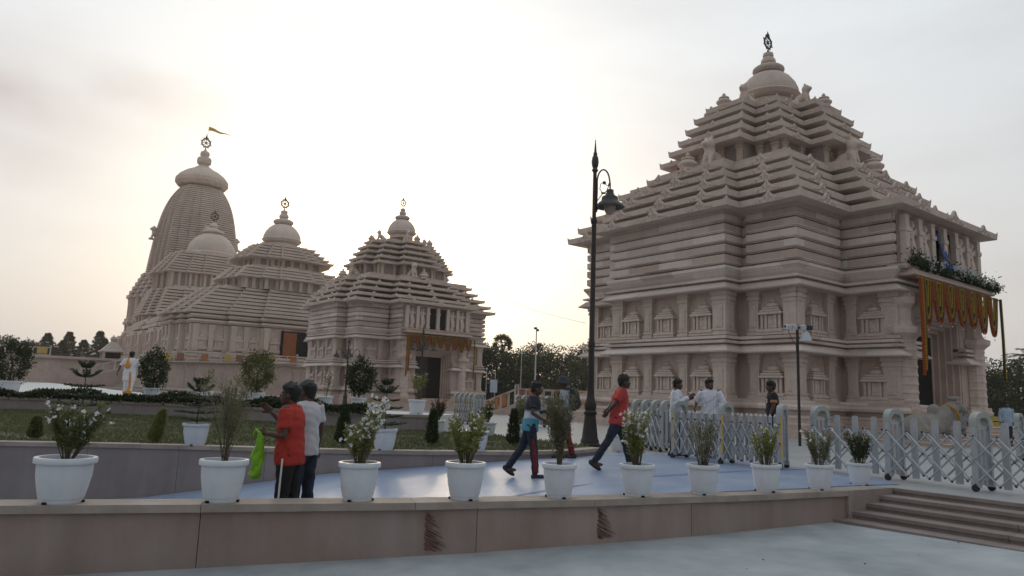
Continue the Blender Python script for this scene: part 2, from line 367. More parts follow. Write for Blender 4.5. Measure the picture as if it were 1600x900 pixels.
def gate_tower():
    """the gate tower: root at the centre of its plan, door towards -y"""
    root = thing('temple_gate_tower', None, 'temple')
    K = ratha(7.65, 6, [(4.05,2.15),(2.3,.55)], [(3.3,1.0)], [(4.05,2.15)])          # plan with the doorway cut in
    G = ratha(7.65, 6, [(4.46,-.35),(4.05,2.15)], [(3.86,-.3),(3.3,1.0)]); F = ratha(7.65, 6, [(4.05,2.15)], [(3.3,1.0)])
    # stepped plinth and base mouldings
    MB().ring(K, [(.62,-.45),(.62,.28),(.5,.30),(.5,.52),(.30,.60),(.30,.74)], True).build('plinth', 'stone_plain', root)
    MB().ring(K, [(.12,.7),(.2,.76),(.2,.86),(.06,.92),(.06,1.02),(.34,1.10),(.36,1.20),(.30,1.30),(.30,1.44),(0,1.47)], True).build('base_moulding', 'stone', root)
    MB().ring(K, [(-.30,1.40),(-.30,6.0)]).build('wall', 'stone_plain', root)
    for z in (3.34, 5.97):
        up_ = z > 4; Q = F if up_ else K
        MB().ring(Q, [(-.35,z-.02),(.40,z),(.42,z+.05),(.16,z+.27),(.16,z+.30)]).build('eave_ledge', 'stone', root)
        MB().ring(Q, [(.02,z+.29),(.02,z+.36),(.24,z+.39),(.26,z+.47),(.06,z+.53)]).build('ledge_band', 'stone', root)
        if not up_: MB().ring(Q, [(.02,z+.5),(.02,z+.56),(.17,z+.58),(.17,z+.70),(-.35,z+.74)], True).build('ledge_band', 'stone', root)
        else: MB().ring(Q, [(-.02,z+.5),(.0,z+.58),(.16,z+.84),(.22,z+.90),(.22,z+1.02),(-.1,z+1.08)], True).build('ledge_band', 'stone', root)
    # five courses of heavy bands
    z0, hb = 7.05, .446
    for i in range(5):
        z = z0 + i*hb
        MB().ring(G, [(-.14,z),(-.14,z+.055),(.03,z+.057),(.04,z+.10),(.10,z+.112),(.11,z+hb-.03),(.07,z+hb-.006),(-.14,z+hb-.003),(-.14,z+hb)]).build('band_course', 'stone', root)
    MB().ring(F, [(-.3,9.2),(.12,9.27),(.14,9.36),(.34,9.40)]).build('cornice', 'stone_plain', root)
    # niches and pilasters of the faces that are seen, and the far corner bay
    PW = {k: pilaster_mesh(*k) for k in ((.5,.22,1.87),(.72,.26,1.87),(.5,.22,1.89),(.72,.26,1.89))}
    def facing(axis, t, plane, z, me, name, m, out=0.):
        if axis == 'y': o = link(name, me, m, root, (t, plane+out, z), 0)
        elif axis == 'x': o = link(name, me, m, root, (plane+out, t, z), R(-90))
        else: o = link(name, me, m, root, (plane-out, t, z), R(90))
        return o
    for z, h in ((1.47,1.87),(4.08,1.89)):
        A, B = PW[(.5,.22,h)], PW[(.72,.26,h)]; ins = .30
        y0 = -6 + ins; x0 = -7.65 + ins
        # corner bay of the door face, both ends
        for s in (-1, 1):
            facing('y', s*6.05, y0, z, NICHE, 'shrine_niche', 'stone_carved'); facing('y', s*4.95, y0, z, A, 'pilaster', 'stone_carved'); facing('y', s*7.32, y0, z, B, 'pilaster', 'stone_carved')
        # corner bays of the side face
        for s in (-1, 1):
            facing('x', s*4.75, x0, z, NICHE, 'shrine_niche', 'stone_carved'); facing('x', s*3.95, x0, z, A, 'pilaster', 'stone_carved'); facing('x', s*5.68, x0, z, B, 'pilaster', 'stone_carved')
        # projecting middle of the side face
        for t in (-2.05, 0, 2.05): facing('x', t, x0-1.0, z, NICHE, 'shrine_niche', 'stone_carved')
        for t in (-2.98, -1.03, 1.03, 2.98): facing('x', t, x0-1.0, z, A if abs(t) < 2 else B, 'pilaster', 'stone_carved')
        facing('y', -8.22, -3.3+ins, z, B, 'pilaster', 'stone_carved')
        # side of the door projection
        facing('x', -7.15, -4.05+ins, z, NICHE, 'shrine_niche', 'stone_carved'); facing('x', -6.25, -4.05+ins, z, A, 'pilaster', 'stone_carved'); facing('x', -7.86, -4.05+ins, z, B, 'pilaster', 'stone_carved')
    # door face: stepped jambs, banded half columns, dark sheet for the shade in the passage
    yf = -8.15
    for s in (-1, 1): MB().box(*sorted((s*2.3, s*3.72)), yf+.12, yf+1.8, .6, 6.0).build('door_pier', 'stone_plain', root)
    for i in range(5):
        w = 2.28 - i*.15; d = yf + .15 + i*.22; t = 5.3 - i*.15
        m = MB()
        for s in (-1, 1): m.box(*sorted((s*(w-.15), s*w)), d, d+.45, .6, t)
        m.box(-w+.15, w-.15, d, d+.45, t-.15, t+.0); m.build('door_frame', 'stone_plain', root)
    MB().box(-2.3, 2.3, yf+.12, yf+.6, 5.302, 6.0).build('lintel_panel', 'stone_carved', root)
    for s in (-1, 1):
        m = MB(); pr = [(.62,.55),(.62,.9),(.52,.95),(.55,1.3)]
        z = 1.3
        while z < 3.9:
            pr += [(.475,z+.03),(.475,z+.24),(.5,z+.25),(.5,z+.32)]; z += .34
        pr += [(.46,3.95),(.5,4.1),(.72,4.3),(.74,4.5),(.5,4.6),(.42,4.8),(.46,5.3),(.62,5.5),(.66,5.75),(.5,5.8),(.5,6.0)]
        m.lathe(pr, 10, (s*3.42, yf+.05, 0)); o = m.build('banded_column', 'stone_carved', root)
    MB().box(-1.55, 1.55, -7.08, -7.04, .6, 4.7).build('passage_shade_sheet', 'inside_shade', root)  # blackened sheet closing the door, depth of shade painted on
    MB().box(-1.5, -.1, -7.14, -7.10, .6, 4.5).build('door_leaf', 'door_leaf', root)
    # ledge over the door and the row of carved panels above it
    MB().ring([(-3.85,-8.85),(4.2,-8.85),(4.2,-8.0),(-3.85,-8.0)], [(0,6.62),(.05,6.65),(.05,6.74),(-.05,6.78),(-.05,6.88)], True, True).build('door_canopy', 'stone_plain', root)
    MB().box(-3.95, 3.95, yf-.16, yf-.11, 7.1, 9.18).build('panel_backing', 'stone_recess_shade', root)
    for i in range(7):
        x = -3.6 + i*1.2
        MB().box(x-.17, x+.17, yf-.42, yf-.16, 7.08, 9.2).box(x-.21, x+.21, yf-.46, yf-.16, 8.5, 8.68).box(x-.21, x+.21, yf-.46, yf-.16, 7.2, 7.34).build('panel_post', 'stone_carved', root)
    for x in (-3.0, -1.8, 1.8, 3.0): link('carved_figure', FIGURE, 'stone_carved', root, (x, yf-.17, 7.15), 0, (1.75, 1.9, 1.85))
    MB().box(-1.0, 1.0, yf-.20, yf-.17, 7.15, 9.1).build('window_shade_sheet', 'inside_shade', root)  # solid dark panel, shade of the window painted as its colour
    MB().ring([(-4.1,-8.62),(4.1,-8.62),(4.1,-8.0),(-4.1,-8.0)], [(0,6.9),(.06,6.98),(.06,7.08)], True, True).build('panel_sill', 'stone_plain', root)
    # stairs wrapping the door projection
    for i in range(5):
        d = .7 + .42*(4-i)
        MB().ring([(-4.3,-8.6),(4.3,-8.6),(4.3,-5.4),(-4.3,-5.4)], [(d,-.45 if i == 0 else .12*i-.02),(d,.12*(i+1)-.02),(d+.03,.12*(i+1)-.015),(d+.03,.12*(i+1)+.0)], True).build('stair', 'stone_plain', root)
    # lower roof: five tiers, drawn in more at each step
    T = [(8.55,6.8,4.8,2.15,4.0,.85),(8.15,6.45,4.5,1.15,3.7,.85),(7.65,6.0,4.15,1.1,3.3,.88),(7.0,5.5,3.65,1.05,2.75,.88),(6.45,5.1,3.2,1.0,2.25,.88)]
    zs = [9.40, 9.98, 10.62, 11.28, 11.92]
    for i, (z, q) in enumerate(zip(zs, T)):
        m = MB(); P = ratha(q[0], q[1], [(q[2],q[3])], [(q[4],q[5])]); tier(m, P, z, .255, 2.1, .03, .14, .01)
        nz = zs[i+1] if i < 4 else 12.5
        m.ring(P, [(-2.09, z+.25), (-2.09, nz-.005)]); m.build('roof_tier', 'stone_roof', root); put_acros(root, q, z-.03, .82)
    # neck
    N2 = ratha(4.15, 3.25, [(1.95,.85)], [(1.8,.85)])
    MB().ring(ratha(6.0,4.7,[(2.8,.9)],[(2.0,.85)]), [(0,12.2),(0,12.5),(-.3,12.52)], True).build('neck_base', 'stone_plain', root)
    MB().ring(N2, [(0,12.4),(0,13.9)], True).build('neck_wall', 'stone_recess_shade', root)
    NP = pilaster_mesh(.34, .14, 1.3)
    for s_ in (-1, 1):
        for t in (3.9, 2.5): link('neck_pilaster', NP, 'stone_carved', root, (t*s_, -3.25, 12.52), 0)
        for t in (3.0, 2.2): link('neck_pilaster', NP, 'stone_carved', root, (-4.15, t*s_, 12.52), R(-90))
        for t in (1.7, .6): link('neck_pilaster', NP, 'stone_carved', root, (t*s_, -4.1, 12.52), 0); link('neck_pilaster', NP, 'stone_carved', root, (-5.0, t*s_*.95, 12.52), R(-90))
    # upper roof
    T = [(4.65,3.75,2.35,1.15,2.15,1.15),(4.2,3.35,2.08,1.12,1.92,1.12),(3.9,3.1,1.85,1.1,1.72,1.08),(3.5,2.78,1.55,1.1,1.48,1.08),(2.95,2.35,1.25,1.05,1.15,1.05)]
    zs = [13.78, 14.42, 15.06, 15.70, 16.34]
    for i, (z, q) in enumerate(zip(zs, T)):
        m = MB(); P = ratha(q[0], q[1], [(q[2],q[3])], [(q[4],q[5])]); tier(m, P, z, .24, 1.15, .03, .12, .01)
        m.ring(P, [(-1.14, z+.24), (-1.14, zs[i+1]-.01 if i < 4 else 16.95)], i == 4); m.build('roof_tier', 'stone_roof', root); put_acros(root, q, z-.03, .62)
    # lions and pots on the roofs
    for x, y, rz in ((-6.0,-.7,-90),(-1.2,-5.0,0),(6.1,0,90),(0,5.1,180)): link('lion', LION, 'stone_carved', root, (x, y, 12.5), R(rz), 1.12)
    for x, y in ((-6.75,.15),(-.2,-5.65)): link('pot_finial', KALASH, 'stone_carved', root, (x, y, 12.3), 0, .98)
    for x, y, rz in ((-2.9,-.5,-90),(-.6,-2.4,0),(2.9,0,90),(0,2.4,180)): link('lion', LION, 'stone_carved', root, (x, y, 16.72), R(rz), .8)
    for x, y in ((-3.5,.4),(.3,-3.0),(2.6,-1.9),(-2.6,1.9)): link('pot_finial', KALASH, 'stone_carved', root, (x, y, 16.6), 0, .8)
    bell_top(root, 17.4, .97)
    return root
def put_acros(root, q, z, k):
    """carved gables in the middle of each visible bay of one tier; q = (a, b, half width and projection of the -y face, of the -x face)"""
    a, b, hy, py, hx, px = q; big = a > 5.5
    Y = [(-(a+hy)/2, -b), ((a+hy)/2, -b), (0, -b-py)] + ([(-hy*.66, -b-py), (hy*.66, -b-py)] if big else [])
    X = [(-(b+hx)/2, -a), ((b+hx)/2, -a), (0, -a-px)] + ([(-hx*.66, -a-px), (hx*.66, -a-px)] if big else [])
    for t, p in Y: link('carved_gable', ACRO, 'stone_carved', root, (t, p-.02, z), 0, k*(1.2 if t == 0 and big else 1))
    for t, p in X: link('carved_gable', ACRO, 'stone_carved', root, (p-.02, t, z), R(-90), k*(1.2 if t == 0 and big else 1))
def bell_top(root, z, k, m='stone_roof', flat=1.0):
    pr = [(1.35,-.1),(1.35,.25),(1.25,.3),(1.55,.42),(1.72,.62),(1.62,.72),(1.60,.98),(1.45,1.35),(1.18,1.72),(.9,1.95),(.62,2.05),(.6,2.12)]
    n = 40; mb = MB(); mb.lathe([(r*k, q*k) for r, q in pr], n, (0,0,z)); o = mb.build('bell_dome', m, root); smooth_by_angle(o.data, 25)
    mb = MB(); ring = 36
    vs = []; prf = [(.55,2.08),(.78,2.14),(.88,2.28),(.86,2.40),(.7,2.52),(.4,2.58)]
    for r, q in prf:
        for i in range(ring*2): rr = r*(1.0 if i % 2 else .955); a = math.pi*i/ring; vs.append((rr*k*math.cos(a), rr*k*math.sin(a), z+q*k))
    nn = ring*2
    mb.add(vs, [(j*nn+i, j*nn+(i+1)%nn, (j+1)*nn+(i+1)%nn, (j+1)*nn+i) for j in range(len(prf)-1) for i in range(nn)] + [tuple((len(prf)-1)*nn+i for i in range(nn))])
    mb.build('ribbed_disc', m, root)
    mb = MB().lathe([(r*k, q*k) for r, q in ((.36,2.55),(.34,2.66),(.42,2.78),(.40,2.95),(.28,3.1),(.26,3.14),(.30,3.18),(.28,3.36),(.12,3.42),(.05,3.46))], 18, (0,0,z)); o = mb.build('pot_finial', m, root); smooth_by_angle(o.data, 35)
    w = link('wheel', WHEEL, 'bronze', root, (0, 0, z+4.05*k), 0, .75*k)

tower_a = gate_tower(); tower_a.location = (13.87, 37.45, 0); tower_a.rotation_euler = (0, 0, AX)
tag(tower_a, 'large pink stone gate tower with stepped pyramid roof, closest to the camera on the right', 'temple', 'gate towers of the temple complex')
tower_b = copy_tree(tower_a); tower_b.location = (-12.1, 75, 0); tower_b.scale = (.93, 1, 1)
tag(tower_b, 'pink stone gate tower with a dark open doorway, in the middle distance left of centre', 'temple')
# ------------------------------------------------------------------ terrain and pavements
UH = Vector((-.6007, .7995)); VH = Vector((.7995, .6007))
def UV(u, v): return (u*UH.x + v*VH.x, u*UH.y + v*VH.y)
mat('dry_ground', (.16, .13, .09), .95, .2, .3)
mat('pale_paving', (.35, .355, .355), .6, .10, 1.1, .1, 30, second=(.29,.29,.295), streak=.06)
mat('white_floor', (.56, .56, .545), .55, .06, .8)
mat('front_floor', (.43, .465, .475), .42, .1, .9, .2, 20, second=(.22, .26, .28), streak=.12, sfreq=.8, detail=6)
mat('blue_paint', (.18, .25, .40), .40, .1, 1.2, .25, 14, second=(.29, .35, .45), streak=.12, sfreq=1.2, spec=.5, detail=6)
mat('blue_line', (.05, .10, .30), .5, .1, 3)
mat('wall_panel', (.30, .25, .23), .8, .14, .8, .25, 25, second=(.25, .175, .15), streak=.40, sfreq=1.3, obrand=.08, spec=.25, detail=6)
mat('cap_stone', (.35, .295, .26), .7, .1, 2.5, .15, 30, second=(.24, .20, .175), streak=.1, obrand=.06)
mat('step_stone', (.24, .20, .185), .75, .12, 2.0, .2, 25, second=(.185, .15, .135), streak=.15, obrand=.08)
mat('grey_wall', (.27, .237, .235), .8, .12, 1.2, .2, 20, second=(.215, .185, .185), streak=.18, obrand=.05)
mat('rail_stone', (.50, .43, .39), .8, .1, 2)
mat('red_smear', (.15, .066, .055), .8, .3, 12)
mat('lawn_soil', (.075, .085, .04), .95, .2, 4)
mat('grass', (.125, .14, .06), .7, .25, 2.0, transl=.25, second=(.12, .12, .055))
def slab(name, pts, z, m, thick=.3, zf=None):
    """flat polygon slab with sides; zf(x,y) may tilt the top"""
    if area(pts) < 0: pts = pts[::-1]
    n = len(pts); zt = [(zf(x, y) if zf else z) for x, y in pts]
    vs = [(x, y, t) for (x, y), t in zip(pts, zt)] + [(x, y, t - thick) for (x, y), t in zip(pts, zt)]
    return struct(MB().add(vs, [tuple(range(n))] + [(i, i+n, (i+1)%n+n, (i+1)%n) for i in range(n)]).build(name, m))
def resample(pts, step):
    """smooth curve through points, resampled evenly"""
    P = [Vector(p) for p in pts]; out = []
    for i in range(len(P)-1):
        p0, p1, p2, p3 = P[max(i-1,0)], P[i], P[i+1], P[min(i+2,len(P)-1)]
        for k in range(12):
            t = k/12; out.append(.5*((2*p1)+(p2-p0)*t+(2*p0-5*p1+4*p2-p3)*t*t+(3*p1-p0-3*p2+p3)*t**3))
    out.append(P[-1]); L = [0]
    for a, b in zip(out, out[1:]): L.append(L[-1] + (b-a).length)
    n = max(1, round(L[-1]/step)); res = []
    for k in range(n+1):
        d = L[-1]*k/n; j = max(i for i in range(len(L)) if L[i] <= d + 1e-9); j = min(j, len(out)-2)
        res.append(out[j].lerp(out[j+1], (d-L[j])/max(L[j+1]-L[j], 1e-9)))
    return res
def strip(mb, a, b, d0, d1, z0a, z1a, z0b=None, z1b=None, nA=None, nB=None):
    """prism between plan points a and b from normal offset d0 to d1"""
    z0b = z0a if z0b is None else z0b; z1b = z1a if z1b is None else z1b
    q = [a+nA*d0, b+nB*d0, b+nB*d1, a+nA*d1]
    zs0 = [z0a, z0b, z0b, z0a]; zs1 = [z1a, z1b, z1b, z1a]
    mb.add([(p.x,p.y,z) for p, z in zip(q, zs0)] + [(p.x,p.y,z) for p, z in zip(q, zs1)], [(0,3,2,1),(4,5,6,7),(0,1,5,4),(1,2,6,5),(2,3,7,6),(3,0,4,7)])
def normals(P):
    out = []
    for i in range(len(P)):
        t = (P[min(i+1,len(P)-1)] - P[max(i-1,0)]).normalized(); out.append(Vector((-t.y, t.x)))   # to the left of travel: away from the camera
    return out
MB().box(-3000, 3000, -60, 5000, -1.3, -1.0).build('ground', 'dry_ground')['kind'] = 'structure'
def front_z(x, y): return -.59 + .024*x
slab('front_pavement', [(-14,-8),(16,-8),(16,5),(8.5,12.5),(5.2,12.3),(1.8,9.9),(-1.4,8.7),(-5.1,7.7),(-14,5.6)], 0, 'front_floor', .3, front_z)
WALL = resample([(-12.2,5.35),(-8.5,6.45),(-5.09,7.46),(-1.38,8.50),(1.78,9.66),(4.2,10.78),(5.35,11.40)], 3.05); WN = normals(WALL)
fw = thing('front_wall', 'long low curved retaining wall of weathered stone panels under the row of white pots', 'wall')
for i in range(len(WALL)-1):
    a, b, na, nb = WALL[i], WALL[i+1], WN[i], WN[i+1]; g = (b-a).normalized()*.004
    m = MB(); strip(m, a+g, b-g, .05, .30, -1.0, -.085, nA=na, nB=nb); m.build('stone_panel', 'wall_panel', fw)
WALL2 = resample([tuple(p) for p in WALL], 2.2); WN2 = normals(WALL2)
for i in range(len(WALL2)-1):
    a, b, na, nb = WALL2[i], WALL2[i+1], WN2[i], WN2[i+1]; g = (b-a).normalized()*.003
    m = MB(); strip(m, a+g, b-g, 0, .42, -.083, 0, nA=na, nB=nb); o = m.build('cap_stone', 'cap_stone', fw)
# two smears of red pigment on the panels: many slanted strokes
def wall_at(x):
    for i in range(len(WALL)-1):
        a, b = WALL[i], WALL[i+1]
        if a.x <= x <= b.x: t = (x-a.x)/(b.x-a.x); return a.lerp(b, t), WN[i].lerp(WN[i+1], t).normalized()
rnd = random.Random(4)
for x0, w, h in ((-.92,.26,.44),(1.22,.24,.38)):
    m = MB()
    for k in range(64):
        f = (k+rnd.uniform(-.4,.4))/64; z = -.115 - f*h; reach = w*(.25+.75*min(1, f*1.5+.15))*rnd.uniform(.45,1.05); xs_ = x0 + rnd.uniform(0,.03); sl = rnd.uniform(.75,1.1); q = rnd.uniform(.004,.011); seg = 4
        for i in range(seg):
            a, b = i/seg, (i+1)/seg; za, zb = z - reach*a*sl*.55, z - reach*b*sl*.55
            if zb < -.135-h: break
            p1, n1 = wall_at(xs_+reach*a); p2, n2 = wall_at(xs_+reach*b); p1 = p1+n1*.047; p2 = p2+n2*.047; qa, qb = q*(1-.6*a), q*(1-.6*b)
            m.add([(p1.x,p1.y,za),(p2.x,p2.y,zb),(p2.x,p2.y,zb+qb),(p1.x,p1.y,za+qa)], [(0,1,2,3)])
    o = m.build('pigment_smear', 'red_smear', fw); o['label'] = 'dark red pigment smear on the stone'
# steps at the right end of the wall, running along the temple axis
st = struct(bpy.data.objects.new('steps', None)); C.objects.link(st)
s0 = Vector((6.39, 12.04)); du = -UH; dv = -VH
for i in range(5):
    m = MB(); o0 = .37*i; zt = -.105*i
    for k in range(6):
        a = s0 + du*(k*2.0 - (.0 if k else .3)) ; b = s0 + du*(k*2.0+1.994)
        m = MB(); q = [a, b, b + dv*(o0+.02), a + dv*(o0+.02)]
        q0 = [a + dv*(o0-.42 if i else -.5), b + dv*(o0-.42 if i else -.5), b + dv*o0, a + dv*o0]
        vs = [(p.x,p.y,zt-.9) for p in q0] + [(p.x,p.y,zt-.055) for p in q0]
        m.add(vs, [(0,3,2,1),(4,5,6,7),(0,1,5,4),(1,2,6,5),(2,3,7,6),(3,0,4,7)])
        q1 = [q0[0], q0[1], b + dv*(o0+.025), a + dv*(o0+.025)]
        m.add([(p.x,p.y,zt-.0545) for p in q1] + [(p.x,p.y,zt-(.004 if i == 0 else 0)) for p in q1], [(0,3,2,1),(4,5,6,7),(0,1,5,4),(1,2,6,5),(2,3,7,6),(3,0,4,7)])
        m.build('step', 'step_stone', st)
# end block closing the wall against the steps
m = MB(); e = WALL[-1]; en = WN[-1]
pts = [e, Vector((6.42,12.06)), Vector((6.55,12.5)), e + en*.42]
m.add([(p.x,p.y,-1.0) for p in pts] + [(p.x,p.y,-.001) for p in pts], [(0,3,2,1),(4,5,6,7),(0,1,5,4),(1,2,6,5),(2,3,7,6),(3,0,4,7)]); m.build('end_block', 'cap_stone', fw)
# plaza and painted strip
te = s0 + du*12
slab('plaza', [(5.22,11.74),(6.39,12.1),(te.x,te.y),(75,te.y),(75,80),(7,80),(-1,46),(-3.6,32),(-2.2,20.6),(-.4,20.1),(2.24,16.74)], 0, 'pale_paving', .9)
def ramp_z(x, y):
    t = x + .55*(y - 13.6); k = [(-9,-.95),(-6.6,-.78),(-3.4,-.30),(-1.6,-.17),(.3,-.05),(1.6,.004),(9,.004)]
    if t <= k[0][0]: return k[0][1]
    for (a, za), (b, zb) in zip(k, k[1:]):
        if t <= b: return za + (zb-za)*(t-a)/(b-a)
    return .004
BACK = resample([(-15,10.9),(-8.89,12.81),(-6.33,13.35),(-3.44,13.62),(-1.12,14.2),(.6,14.95),(1.6,15.7),(2.25,16.75)], 1.6); BN = normals(BACK)
m = MB(); nx, ny = 40, 10; gx = np.linspace(0, 1, nx+1)
fr = resample([tuple(p) for p in WALL], .2); bk = resample([tuple(p) for p in BACK], .2)
def at_len(P, t): k = t*(len(P)-1); i = min(int(k), len(P)-2); return P[i].lerp(P[i+1], k-i)
fr2 = [p for p in fr]
vs = []
for i in range(nx+1):
    a = at_len(fr2, i/nx) + Vector((-.08,.33)); b = at_len(bk, i/nx)
    for j in range(ny+1):
        p = a.lerp(b, j/ny); vs.append((p.x, p.y, ramp_z(p.x, p.y) + .004))
struct(m.add(vs, [(i*(ny+1)+j, (i+1)*(ny+1)+j, (i+1)*(ny+1)+j+1, i*(ny+1)+j+1) for i in range(nx) for j in range(ny)]).build('ramp', 'blue_paint', smooth=True))
pp = [(5.2,11.76),(6.0,12.2),(6.75,12.5),(6.9,13.4),(6.2,14.9),(5.6,16.0),(4.2,17.4),(3.0,17.2),(2.24,16.72)]
struct(MB().add([(x,y,.009) for x, y in pp], [tuple(range(len(pp)))]).build('painted_floor', 'blue_paint'))
P_ = [(-.4,10.2),(.9,11.2),(2.6,12.4),(4.6,13.9),(6.1,14.7)]
m = MB()
for a, b in zip(P_, P_[1:]): 
    a, b = Vector(a), Vector(b); n = Vector((-(b-a).y, (b-a).x)).normalized()*.018
    m.add([(q.x, q.y, ramp_z(q.x,q.y)+.016) for q in (a-n, b-n, b+n, a+n)], [(0,1,2,3)])
struct(m.build('floor_line', 'blue_line'))
bw = thing('lawn_wall', 'low grey retaining wall with pale coping between the blue ramp and the lawn', 'wall')
for i in range(len(BACK)-1):
    a, b, na, nb = BACK[i], BACK[i+1], BN[i], BN[i+1]; g = (b-a).normalized()*.003
    m = MB(); strip(m, a+g, b-g, .03, .26, -1.0, .075, nA=na, nB=nb); m.build('stone_panel', 'grey_wall', bw)
    m = MB(); strip(m, a+g, b-g, 0, .32, .077, .15, nA=na, nB=nb); m.build('cap_stone', 'cap_stone', bw)
TER = [Vector(p) for p in ((-30,24.6),(-23,24),(-16.3,23.2),(-11,22.6),(-7.8,21.9),(-5.4,20.7),(-3.3,19.9),(-1.9,20.4))]; TER = resample([tuple(p) for p in TER], 1.8); TN = normals(TER)
lawn_pts = [tuple(p + n*.28) for p, n in zip(BACK, BN)]
lp = lawn_pts + [(1.6,17.6),(-.6,20.0)] + [tuple(p) for p in reversed(TER)]
def lawn_z(x, y): return .11 + .012*max(0, y-14)
slab('lawn', lp, 0, 'lawn_soil', .8, lawn_z)
TZ = .62
tw = thing('terrace_wall', 'grey low wall behind the lawn carrying the upper terrace and its clipped hedge', 'wall')
for i in range(len(TER)-1):
    a, b, na, nb = TER[i], TER[i+1], TN[i], TN[i+1]; g = (b-a).normalized()*.003
    m = MB(); strip(m, a+g, b-g, 0, .25, -.3, TZ-.07, nA=na, nB=nb); m.build('stone_panel', 'grey_wall', tw)
    m = MB(); strip(m, a+g, b-g, -.03, .30, TZ-.068, TZ+.008, nA=na, nB=nb); m.build('cap_stone', 'cap_stone', tw)
pt = [tuple(p + n*.27) for p, n in zip(TER, TN)]
slab('terrace', pt + [(-1.6,22.0),(-3.4,23.2),(-8.6,25.2)] + [UV(100,8.2), UV(107,8.2), UV(107,-60), (-60,30)], TZ, 'white_floor', 1.2)
slab('forecourt', [(-1.5,21),(-3.6,32),(-1,46),(7,80),(14,130),(-40,130),UV(100,8.3),(-8.5,25.3)], -.45, 'pale_paving', .4)
m = MB()
for i, (z1, d) in enumerate(((.78,0),(.92,.45))):
    a, b = Vector(UV(24.5, 8.0+d)), Vector(UV(58, 8.0+d)); n = VH
    q = [a, b, b+n*(1.3-d), a+n*(1.3-d)]
    m.add([(p.x,p.y,.3) for p in q] + [(p.x,p.y,z1) for p in q], [(0,3,2,1),(4,5,6,7),(0,1,5,4),(1,2,6,5),(2,3,7,6),(3,0,4,7)])
struct(m.build('terrace_steps', 'step_stone'))

# ------------------------------------------------------------------ temple podium, halls and the main tower
PZ = 4.0
pd = thing('temple_podium', 'high stone podium with arched recesses carrying the far temple halls', 'podium')
def uvslab(name, u0, u1, v0, v1, z0, z1, m, par):
    q = [UV(u0,v0), UV(u0,v1), UV(u1,v1), UV(u1,v0)]
    if area(q) < 0: q = q[::-1]
    return MB().add([(x,y,z0) for x, y in q] + [(x,y,z1) for x, y in q], [(0,3,2,1),(4,5,6,7),(0,1,5,4),(1,2,6,5),(2,3,7,6),(3,0,4,7)]).build(name, m, par)
uvslab('platform', 107, 200, -40, 75, -.9, PZ, 'stone_plain', pd); uvslab('platform', 89, 106.9, 17, 53, -.9, PZ, 'stone_plain', pd)
uvslab('platform_cornice', 106.6, 107.2, -40, 17, PZ-.3, PZ+.02, 'stone_plain', pd); uvslab('platform_cornice', 88.7, 89.2, 17, 53, PZ-.3, PZ+.02, 'stone_plain', pd)
uvslab('platform_cornice', 89.2, 106.6, 16.7, 17.2, PZ-.3, PZ+.02, 'stone_plain', pd)
uvslab('plinth_course', 106.4, 107.1, -40, 17, -.9, 1.1, 'stone_plain', pd); uvslab('plinth_course', 88.5, 89.1, 17, 53, -.9, .6, 'stone_plain', pd)
def arch(par, u, v, w=2.0, h=2.6):
    m = MB(); o = []; k = 10
    for r, y in ((w/2+.18, 0), (w/2, 0)): pass
    for i in range(k+1): a = math.pi*i/k; o.append((w/2*math.cos(a), h-w/2+w/2*math.sin(a)))
    inner = [(w/2,0)] + o + [(-w/2,0)]
    out = [(x*(1+.3/w), z if z == 0 else z + (.15 if z > h-w/2 else .0)) for x, z in inner]; n = len(inner)
    vs = [(x,-.12,z) for x, z in inner] + [(x,-.12,z) for x, z in out] + [(x,0,z) for x, z in inner] + [(x,0,z) for x, z in out]
    m.add(vs, [(i,i+1,n+i+1,n+i) for i in range(n-1)] + [(n+i,n+i+1,3*n+i+1,3*n+i) for i in range(n-1)] + [(i+1,i,2*n+i,2*n+i+1) for i in range(n-1)])
    x, y = UV(u, v); m.build('arch_frame', 'rail_stone', par, loc=(x, y, .9), rotz=AX)
for k in range(11): arch(pd, 88.98, 19 + k*3.2)
mat('cloth_orange', (.42, .17, .07), .8, .1, 2); mat('cloth_yellow', (.50, .34, .09), .8, .1, 2); mat('cloth_red', (.30, .12, .09), .8, .1, 2)
def balustrade(label, p0, p1, z0, z1, n, group='stone balustrades hung with coloured cloth', cloths=True, seed=0, h=1.05):
    """balustrade from p0 to p1 (plan), base heights z0 to z1"""
    a, b = Vector(p0), Vector(p1); t = thing('balustrade', label, 'balustrade', (a.x, a.y, z0), 0, group); d = b - a; rr = random.Random(seed)
    nn = Vector((-d.y, d.x)).normalized()
    def bar(name, f0, f1, zb0, zb1, th, mt, off=0, lift=0):
        q = []
        for f, s in ((f0,-1),(f1,-1),(f1,1),(f0,1)): p = d*f + nn*(th*s + off); q.append((p.x, p.y, (z1-z0)*f))
        m = MB().add([(x,y,z+zb0) for x, y, z in q] + [(x,y,z+zb1) for x, y, z in q], [(0,3,2,1),(4,5,6,7),(0,1,5,4),(1,2,6,5),(2,3,7,6),(3,0,4,7)])
        return m.build(name, mt, t)
    bar('base_rail', 0, 1, 0, .14, .11, 'rail_stone'); bar('hand_rail', 0, 1, h-.12, h, .13, 'rail_stone')
    w = .07/d.length
    for i in range(n+1):
        f = min(max(i/n, w), 1-w); bar('baluster', f-w, f+w, .14, h-.12, .09, 'rail_stone')
        if cloths and i < n and rr.random() < .62:
            f0, f1 = (i+.22)/n, (i+.80)/n
            bar('cloth', f0, f1, .2, h-.06, .01, ('cloth_orange','cloth_yellow','cloth_yellow','cloth_red')[rr.randrange(4)], -.16)
    for f in (0, 1): bar('newel_post', f-1.6*w if f else f, f if f else f+1.6*w, -.1, h+.25, .17, 'rail_stone')
    return t
